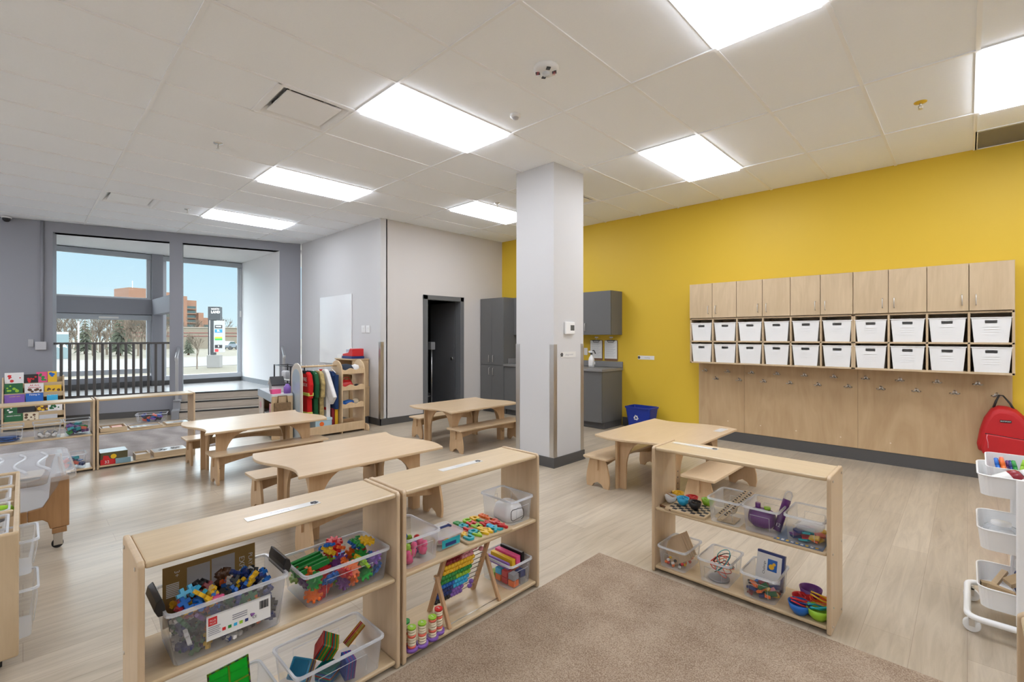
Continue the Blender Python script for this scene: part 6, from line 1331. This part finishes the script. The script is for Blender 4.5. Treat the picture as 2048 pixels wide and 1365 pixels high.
# market stand
t = thing('market_stand', 'toy market stand with pale counter beside the steps to the alcove', 'toy stand', (-6.71, 2.36, 0), R(171.3))
def LB(m, *a, **k): return m.build(*a, world=False, **k)
PW = pm('stand_pale', (0.62, 0.63, 0.64), 0.4)
m = MB(); m.box(0, 0.95, -0.27, 0, 0.59, 0.62); LB(m, 'counter', PW, t, bev=0.003); m = MB(); m.box(0.0, 0.95, 0.001, 0.012, 0.52, 0.625); LB(m, 'counter_fascia', pm('stand_blue', (0.45, 0.52, 0.58), 0.4), t)
m = MB(); m.box(0.0, 0.018, -0.27, 0, 0, 0.589); LB(m, 'end_panel', PC, t, bev=0.002); m = MB(); m.box(0.932, 0.95, -0.27, 0, 0, 0.589); LB(m, 'end_panel', PC, t, bev=0.002)
m = MB(); m.box(0.60, 0.931, -0.015, -0.001, 0.0, 0.52); LB(m, 'side_panel', pm('stand_cream', (0.62, 0.55, 0.48), 0.45), t); m = MB(); m.box(0.02, 0.93, -0.265, -0.255, 0.0, 0.58); LB(m, 'back_panel', PC, t)
for z in (0.05, 0.30): m = MB(); m.box(0.019, 0.93, -0.25, -0.016, z, z + 0.014); LB(m, 'shelf_board', PW, t)
m = MB(); m.cyl((0.78, 0.0, 0.40), (0.78, 0.002, 0.40), 0.05, n=14); LB(m, 'red_sticker', pl('rose'), t)
def sp(x, y, z): a = R(171.3); return (-6.71 + x * math.cos(a) - y * math.sin(a), 2.36 + x * math.sin(a) + y * math.cos(a), z)
for k, (x, c) in enumerate(((0.16, 'yellow'), (0.26, 'yellow'), (0.36, 'cream'), (0.45, 'rose'))):
    o = MB().cyl((0, 0, 0), (0, 0, 0.13), 0.035, n=14).build('food_can', pl(c), None, 0.003); o.location = sp(x, -0.09, 0.3145); tag(o, ['first yellow', 'second yellow', 'cream', 'pink'][k] + ' toy food can on the shelf of the market stand', 'toy can')
t = thing('paper_bag', 'brown patterned paper bag hung on the end of the market stand', 'bag', (-6.68, 2.49, 0.205), R(81.3))
MB().loft([[(-0.085, -0.015, 0.0), (0.085, -0.015, 0.0), (0.085, 0.02, 0), (-0.085, 0.02, 0)], [(-0.10, -0.045, 0.12), (0.10, -0.05, 0.12), (0.10, 0.02, 0.12), (-0.10, 0.02, 0.12)], [(-0.105, -0.03, 0.30), (0.105, -0.03, 0.30), (0.105, 0.02, 0.30), (-0.105, 0.02, 0.30)]]).build('bag_body', pm('kraft', (0.20, 0.12, 0.055), 0.8, var=0.5, vscale=30), t, 0.006, world=False)
MB().tube([(-0.06, -0.01, 0.30), (-0.055, -0.01, 0.39), (0.055, -0.01, 0.39), (0.06, -0.01, 0.30)], 0.008, 6).build('handle', pm('kraft', (0.2, .12, .05)), t, world=False)
t = thing('toy_house', 'small white toy house with a black pitched roof on the market stand', 'toy house', sp(0.40, -0.14, 0.6205), R(171.3))
for a, b in ((-0.10, -0.085), (0.085, 0.10)): MB().box(a, b, -0.08, 0.08, 0, 0.12).build('wall', pl('white'), t, 0.002, world=False)
MB().box(-0.02, 0.015, -0.06, 0.06, 0, 0.16).build('inner_wall', pl('black'), t, world=False); MB().box(-0.10, 0.10, -0.08, 0.08, 0, 0.006).build('floor_plate', pl('grey'), t, world=False)
for sg in (-1, 1): MB().prism([(0, 0.215), (0, 0.20), (sg * 0.14, 0.09), (sg * 0.14, 0.108)], -0.09, 0.09, 'y').build('roof', pl('black') if sg < 0 else pl('white'), t, 0.002, world=False)
o = MB().box(-0.06, 0.06, -0.035, 0.035, 0, 0.06).build('pink_box', pl('pink'), None, 0.002); o.location = sp(0.10, -0.07, 0.6205); o.rotation_euler = (0, 0, R(90)); tag(o, 'small pink box on the near end of the market stand', 'box')
o = MB().lathe([(0.001, 0), (0.045, 0), (0.047, 0.09), (0.03, 0.105), (0.02, 0.13), (0.001, 0.132)], n=16).build('purple_jar', pl('violet'), None); o.location = sp(0.06, -0.21, 0.6205); tag(o, 'purple jar at the back of the market stand beside the mirror', 'jar')
t = thing('wire_rack', 'black metal rack of jars between the market stand and mirror end', 'rack', (-7.25, 2.83, 0))
for x in (-7.62, -6.99):
    for y in (2.72, 2.92): MB().box(x - 0.008, x + 0.008, y - 0.008, y + 0.008, 0, 0.98).build('post', pl('black'), t)
for z in (0.72, 0.97): MB().tube([(-7.62, 2.72, z), (-6.99, 2.72, z), (-6.99, 2.92, z), (-7.62, 2.92, z), (-7.62, 2.72, z)], 0.007, 6).build('rail', pl('black'), t)
for z in (0.30, 0.55, 0.76): MB().box(-7.61, -7.0, 2.725, 2.915, z, z + 0.012).build('shelf_board', pl('white'), t)
for k, x in enumerate((-7.42, -7.27, -7.12)):
    o = MB().lathe([(0.001, 0), (0.05, 0), (0.052, 0.10), (0.04, 0.115), (0.001, 0.117)], n=16).build('jar', [pl('silver'), pl('grey'), pl('white')][k], None); o.location = (x, 2.81, 0.7725); tag(o, ['left', 'middle', 'right'][k] + ' grey jar on the black rack behind the market stand', 'jar')
# ================================================================== OUTSIDE THE WINDOWS
ca_, sb_ = math.cos(0.7933), math.sin(0.7933)
def OUT(u, d, z=None, v=None):
    l = (u - 1005.25) / 944.3 * d
    return Vector((-ca_ * d + sb_ * l, sb_ * d + ca_ * l, z if z is not None else 1.41 + (673.35 - v) / 944.3 * d))
def face(p): return math.atan2(p.y, p.x) - math.pi / 2      # local -y looks back towards the building
GZ = -0.95
struct('ground', MB().box(-400, -12.3, -250, 250, GZ - 0.2, GZ), pm('lawn', (0.031, 0.026, 0.011), 0.9, var=0.35, vscale=0.25))
struct('road', MB().box(-62, -43, -250, 250, GZ, GZ + 0.02), pm('asphalt', (0.042, 0.038, 0.035), 0.85, var=0.1, vscale=0.5))
struct('path', MB().box(-26, -20, -250, 250, GZ, GZ + 0.02), pm('concrete', (0.046, 0.042, 0.037), 0.85, var=0.08, vscale=0.5))
p = OUT(430, 36, GZ); t = thing('pylon_sign', 'tall black and white pylon sign outside the right window', 'sign', p, face(p) - R(18))
BKG = pm('sign_black', (0.02, 0.022, 0.025), 0.4); L0 = lambda: Matrix.Translation(t.location) @ Matrix.Rotation(t.rotation_euler.z, 4, 'Z')
MB().box(-0.47, 0.42, -0.3, 0.3, 0, 0.95).build('plinth', pm('sign_stone', (0.12, 0.117, 0.112), 0.6), t, 0.02, world=False)
MB().box(-0.40, 0.02, -0.22, 0.22, 0.95, 3.75).build('column', BKG, t, world=False); MB().box(-0.30, -0.27, -0.23, -0.22, 0.95, 3.7).build('white_line', WHITE, t, world=False)
MB().box(-0.40, 0.42, -0.26, 0.26, 3.6, 4.62).build('head', BKG, t, 0.01, world=False)
MB().box(0.0, 0.62, -0.27, 0.27, 1.15, 3.55).build('tenant_panel', pm('sign_white', (0.23, 0.23, 0.227), 0.4), t, 0.01, world=False)
text('NORTH', 0.17, WHITE, t, L0() @ frame((0.10, -0.262, 4.43), (1, 0, 0), (0, 0, 1)), sx=0.9); text('LAND', 0.27, WHITE, t, L0() @ frame((0.12, -0.262, 4.20), (1, 0, 0), (0, 0, 1)), sx=0.85, bold=0.02)
for z0, z1, c, tx in ((2.98, 3.22, 'black', 'WINNERS'), (2.66, 2.90, 'blue', 'BL'), (2.08, 2.22, 'green', ''), (2.22, 2.33, 'yellow', ''), (1.48, 1.72, 'black', 'S'), (1.20, 1.40, 'red', '')):
    q = MB().box(0.08, 0.58 if c != 'red' else 0.32, -0.28, -0.271, z0, z1).build('tenant_strip', pl(c), t, world=False)
    if tx: text(tx, 0.14 if len(tx) > 3 else 0.2, WHITE, q, L0() @ frame((0.33, -0.282, (z0 + z1) / 2), (1, 0, 0), (0, 0, 1)), sx=0.6 if len(tx) > 3 else 1)
p = OUT(120, 31, GZ); t = thing('low_sign', 'white framed dark sign outside the left window behind the railing', 'sign', p, face(p))
MB().box(-0.45, 0.42, -0.12, 0.12, 0, 2.65).build('frame', pm('sign_white', (0.23, 0.23, 0.227)), t, 0.01, world=False); MB().box(-0.30, 0.43, -0.15, 0.15, 0.9, 2.50).build('panel', pm('sign_slate', (0.10, 0.14, 0.15), 0.3), t, world=False)
text('KIA', 0.30, WHITE, t, L0() @ frame((0.05, -0.152, 1.72), (1, 0, 0), (0, 0, 1)), sx=1.2, bold=0.03)
# brick apartment block
p = OUT(345, 135, GZ); t = thing('apartment_block', 'brown brick apartment tower with dark balconies far outside the windows', 'building', p, face(p) + R(24))
BR = pm('brick_orange', (0.125, 0.062, 0.036), 0.85, var=0.08, vscale=0.4); GLZ = pm('far_window', (0.03, 0.05, 0.05), 0.2)
for x0, x1, h, y0 in ((-10.5, -4, 15.5, 0), (-4, -2.0, 14.2, -1), (-2.0, 1.4, 14.9, 0), (1.4, 3.2, 14.0, -1.4), (3.2, 6.4, 13.0, 0), (6.4, 7.8, 9.4, -1.2), (7.8, 10.5, 8.0, 0)):
    MB().box(x0, x1, y0, 9, 0, h).build('brick_bay', BR, t, world=False)
    if y0 == 0:
        for k in range(int((h - 2.2) / 1.35)):
            z = 1.1 + 1.35 * k
            f = MB().box(x0 + 0.25, x1 - 0.25, -0.1, 0.0, z, z + 0.75).build('balcony_opening', GLZ, t, world=False); MB().box(x0 + 0.2, x1 - 0.2, -0.45, -0.1, z - 0.25, z).build('balcony', BR, t, world=False)
for x in (-8.5, -3.2, 2.3): MB().cyl((x, 3, 14), (x, 3, 17.5), 0.06, n=6).build('aerial', WHITE, t, world=False)
# long low shop building
p = OUT(430, 95, GZ); t = thing('shop_building', 'long low cream shop building with red stripes behind the pylon sign', 'building', p, face(p) + R(-8))
MB().box(-13.5, 14, 0, 10, 0, 4.05).build('wall', pm('stucco_cream', (0.11, 0.093, 0.068), 0.8), t, world=False)
for z in (2.35, 3.0): MB().box(-13.55, 14.05, -0.06, 0, z, z + 0.16).build('red_stripe', pm('stripe_red', (0.11, 0.032, 0.025), 0.6), t, world=False)
MB().box(-13.6, 14.1, -0.1, 10, 4.05, 4.2).build('parapet', pm('parapet_cream', (0.19, 0.17, 0.14), 0.8), t, world=False)
p = OUT(461, 84, GZ); t = thing('parked_car', 'dark grey parked car outside near the right edge of the window', 'car', p, face(p) + R(35))
t.location.z = 0.0 + GZ + 0.02
MB().prism([(-1.0, 0.35), (1.0, 0.35), (1.05, 0.7), (0.95, 0.95), (0.45, 1.05), (0.2, 1.45), (-0.6, 1.48), (-0.95, 1.05), (-1.05, 0.8)], -0.8, 0.8, 'y').build('body', pm('car_grey', (0.10, 0.12, 0.14), 0.25, coat=0.6), t, 0.08, 3, world=False)
MB().prism([(0.40, 1.05), (0.18, 1.40), (-0.55, 1.42), (-0.85, 1.05)], -0.81, 0.81, 'y').build('window', GLZ, t, world=False)
for x in (-0.65, 0.65):
    for y in (-0.75, 0.75): MB().cyl((x, y - 0.08, 0.33), (x, y + 0.08, 0.33), 0.33, n=18).build('wheel', RUBBER, t, world=False)
p = OUT(157, 62, GZ); t = thing('lamp_post', 'thin pale lamp post among the trees outside the left window', 'lamp post', p)
MB().cyl((0, 0, 0), (0, 0, 4.2), 0.10, 0.07, n=8).build('pole', WHITE, t, world=False); MB().box(-0.5, 0.1, -0.1, 0.1, 4.2, 4.3).build('lamp_head', WHITE, t, world=False)
# trees
def bare_tree(seed, h, mat, nm='bare_tree'):
    random.seed(seed); t = thing(nm, 'x', 'tree'); m = MB(); tw = MB()
    def grow(p, d, ln, r, lv):
        q = p + d * ln
        (m if lv < 3 else tw).tube([tuple(p), tuple((p + q) / 2 + Vector((random.uniform(-.05, .05), random.uniform(-.05, .05), 0)) * ln), tuple(q)], [r, r * .85, r * .7], 5 if lv < 2 else 3, caps=False)
        if lv >= 5: return
        for k in range(3 if lv < 4 else 4):
            nd = (d + Vector((random.uniform(-1, 1), random.uniform(-1, 1), random.uniform(-.15, .8))) * (0.62 if lv else 0.45)).normalized()
            grow(p + d * ln * random.uniform(.55, 1), nd, ln * random.uniform(.6, .8), r * .6, lv + 1)
    grow(Vector((0, 0, 0)), Vector((0, 0, 1)), h * 0.30, h * 0.016, 0)
    m.build('trunk', mat, t, world=False, fix=False); tw.build('twigs', mat, t, world=False, fix=False); return t
BARK = pm('bark_tan', (0.070, 0.053, 0.036), 0.9, var=0.2, vscale=2)
protos = [bare_tree(3, 7.5, BARK), bare_tree(8, 7.0, BARK), bare_tree(15, 8.2, BARK)]
thick = [bare_tree(31, 4.2, BARK), bare_tree(37, 3.6, BARK)]
for k in range(26):
    random.seed(500 + k); u = 96 + 9.6 * k
    o = thick[k] if k < 2 else dup(thick[k % 2]); o.location = OUT(u, random.uniform(88, 97), GZ); o.rotation_euler = (0, 0, k * 1.7); o.scale = (2.0, 2.0, 1.25)
    o['label'] = 'low bare tree in the thicket far outside, behind the leafless row'; o['group'] = 'bare trees of the far thicket'
random.seed(77)
us = [356, 436, 452, 468, 420, 100, 118, 136, 150, 186, 200, 214, 262, 276, 290, 304, 316, 330, 372, 388, 404, 128, 194, 252, 283, 110, 222, 246, 268]
us.sort()
for k, u in enumerate(us):
    d = random.uniform(66, 84) if k % 3 else random.uniform(56, 64)
    if u > 340: d = random.uniform(116, 126)
    o = protos[k] if k < 3 else dup(protos[k % 3]); o.location = OUT(u, d, GZ); o.rotation_euler = (0, 0, random.uniform(0, 6.28)); s_ = random.uniform(.85, 1.12); o.scale = (s_ * 1.15, s_ * 1.15, s_)
    o['label'] = 'bare pale tree in the leafless row outside the left window' if u < 340 else 'bare tree rising behind the low shop building, below the brick apartment tower'; o['group'] = 'bare trees outside the left window' if u < 340 else 'bare trees below the apartment tower'
o = bare_tree(21, 3.2, BARK); o.location = OUT(394, 34, GZ); o['label'] = 'small bare tree on the lawn left of the pylon sign'
def spruce(u, d, h, label, seed):
    random.seed(seed); p = OUT(u, d, GZ); t = thing('spruce_tree', label, 'tree', p)
    MB().cyl((0, 0, 0), (0, 0, h * 0.9), 0.14, 0.03, 8).build('trunk', pl('brown'), t, world=False); m = MB()
    for k in range(13):
        z = h * (0.10 + 0.88 * k / 13); r = h * 0.26 * (1 - k / 13.5) ** 0.9
        for q in range(11):
            a = q / 11 * 6.283 + random.uniform(-.3, .3); rr_ = r * random.uniform(.7, 1.1); dx, dy = math.cos(a), math.sin(a); w = rr_ * .22
            tip = (dx * rr_, dy * rr_, z - rr_ * random.uniform(.15, .4)); b0 = (-dy * w, dx * w, z + rr_ * .12); b1 = (dy * w, -dx * w, z + rr_ * .12); up = (dx * rr_ * .4, dy * rr_ * .4, z + rr_ * .28)
            m.add([b0, b1, tip, up], [(0, 2, 3), (2, 1, 3), (1, 0, 3), (0, 1, 2)])
    m.build('needles', pm('spruce_green', (0.030, 0.036, 0.02), 0.9, var=0.4, vscale=3), t, world=False, fix=False)
spruce(170, 64, 5.6, 'dark spruce beside the lamp post outside the left window', 4)
spruce(240, 58, 6.0, 'larger dark spruce in the middle of the left window', 5)
spruce(377, 60, 3.2, 'low dark evergreen outside just right of the column', 6)
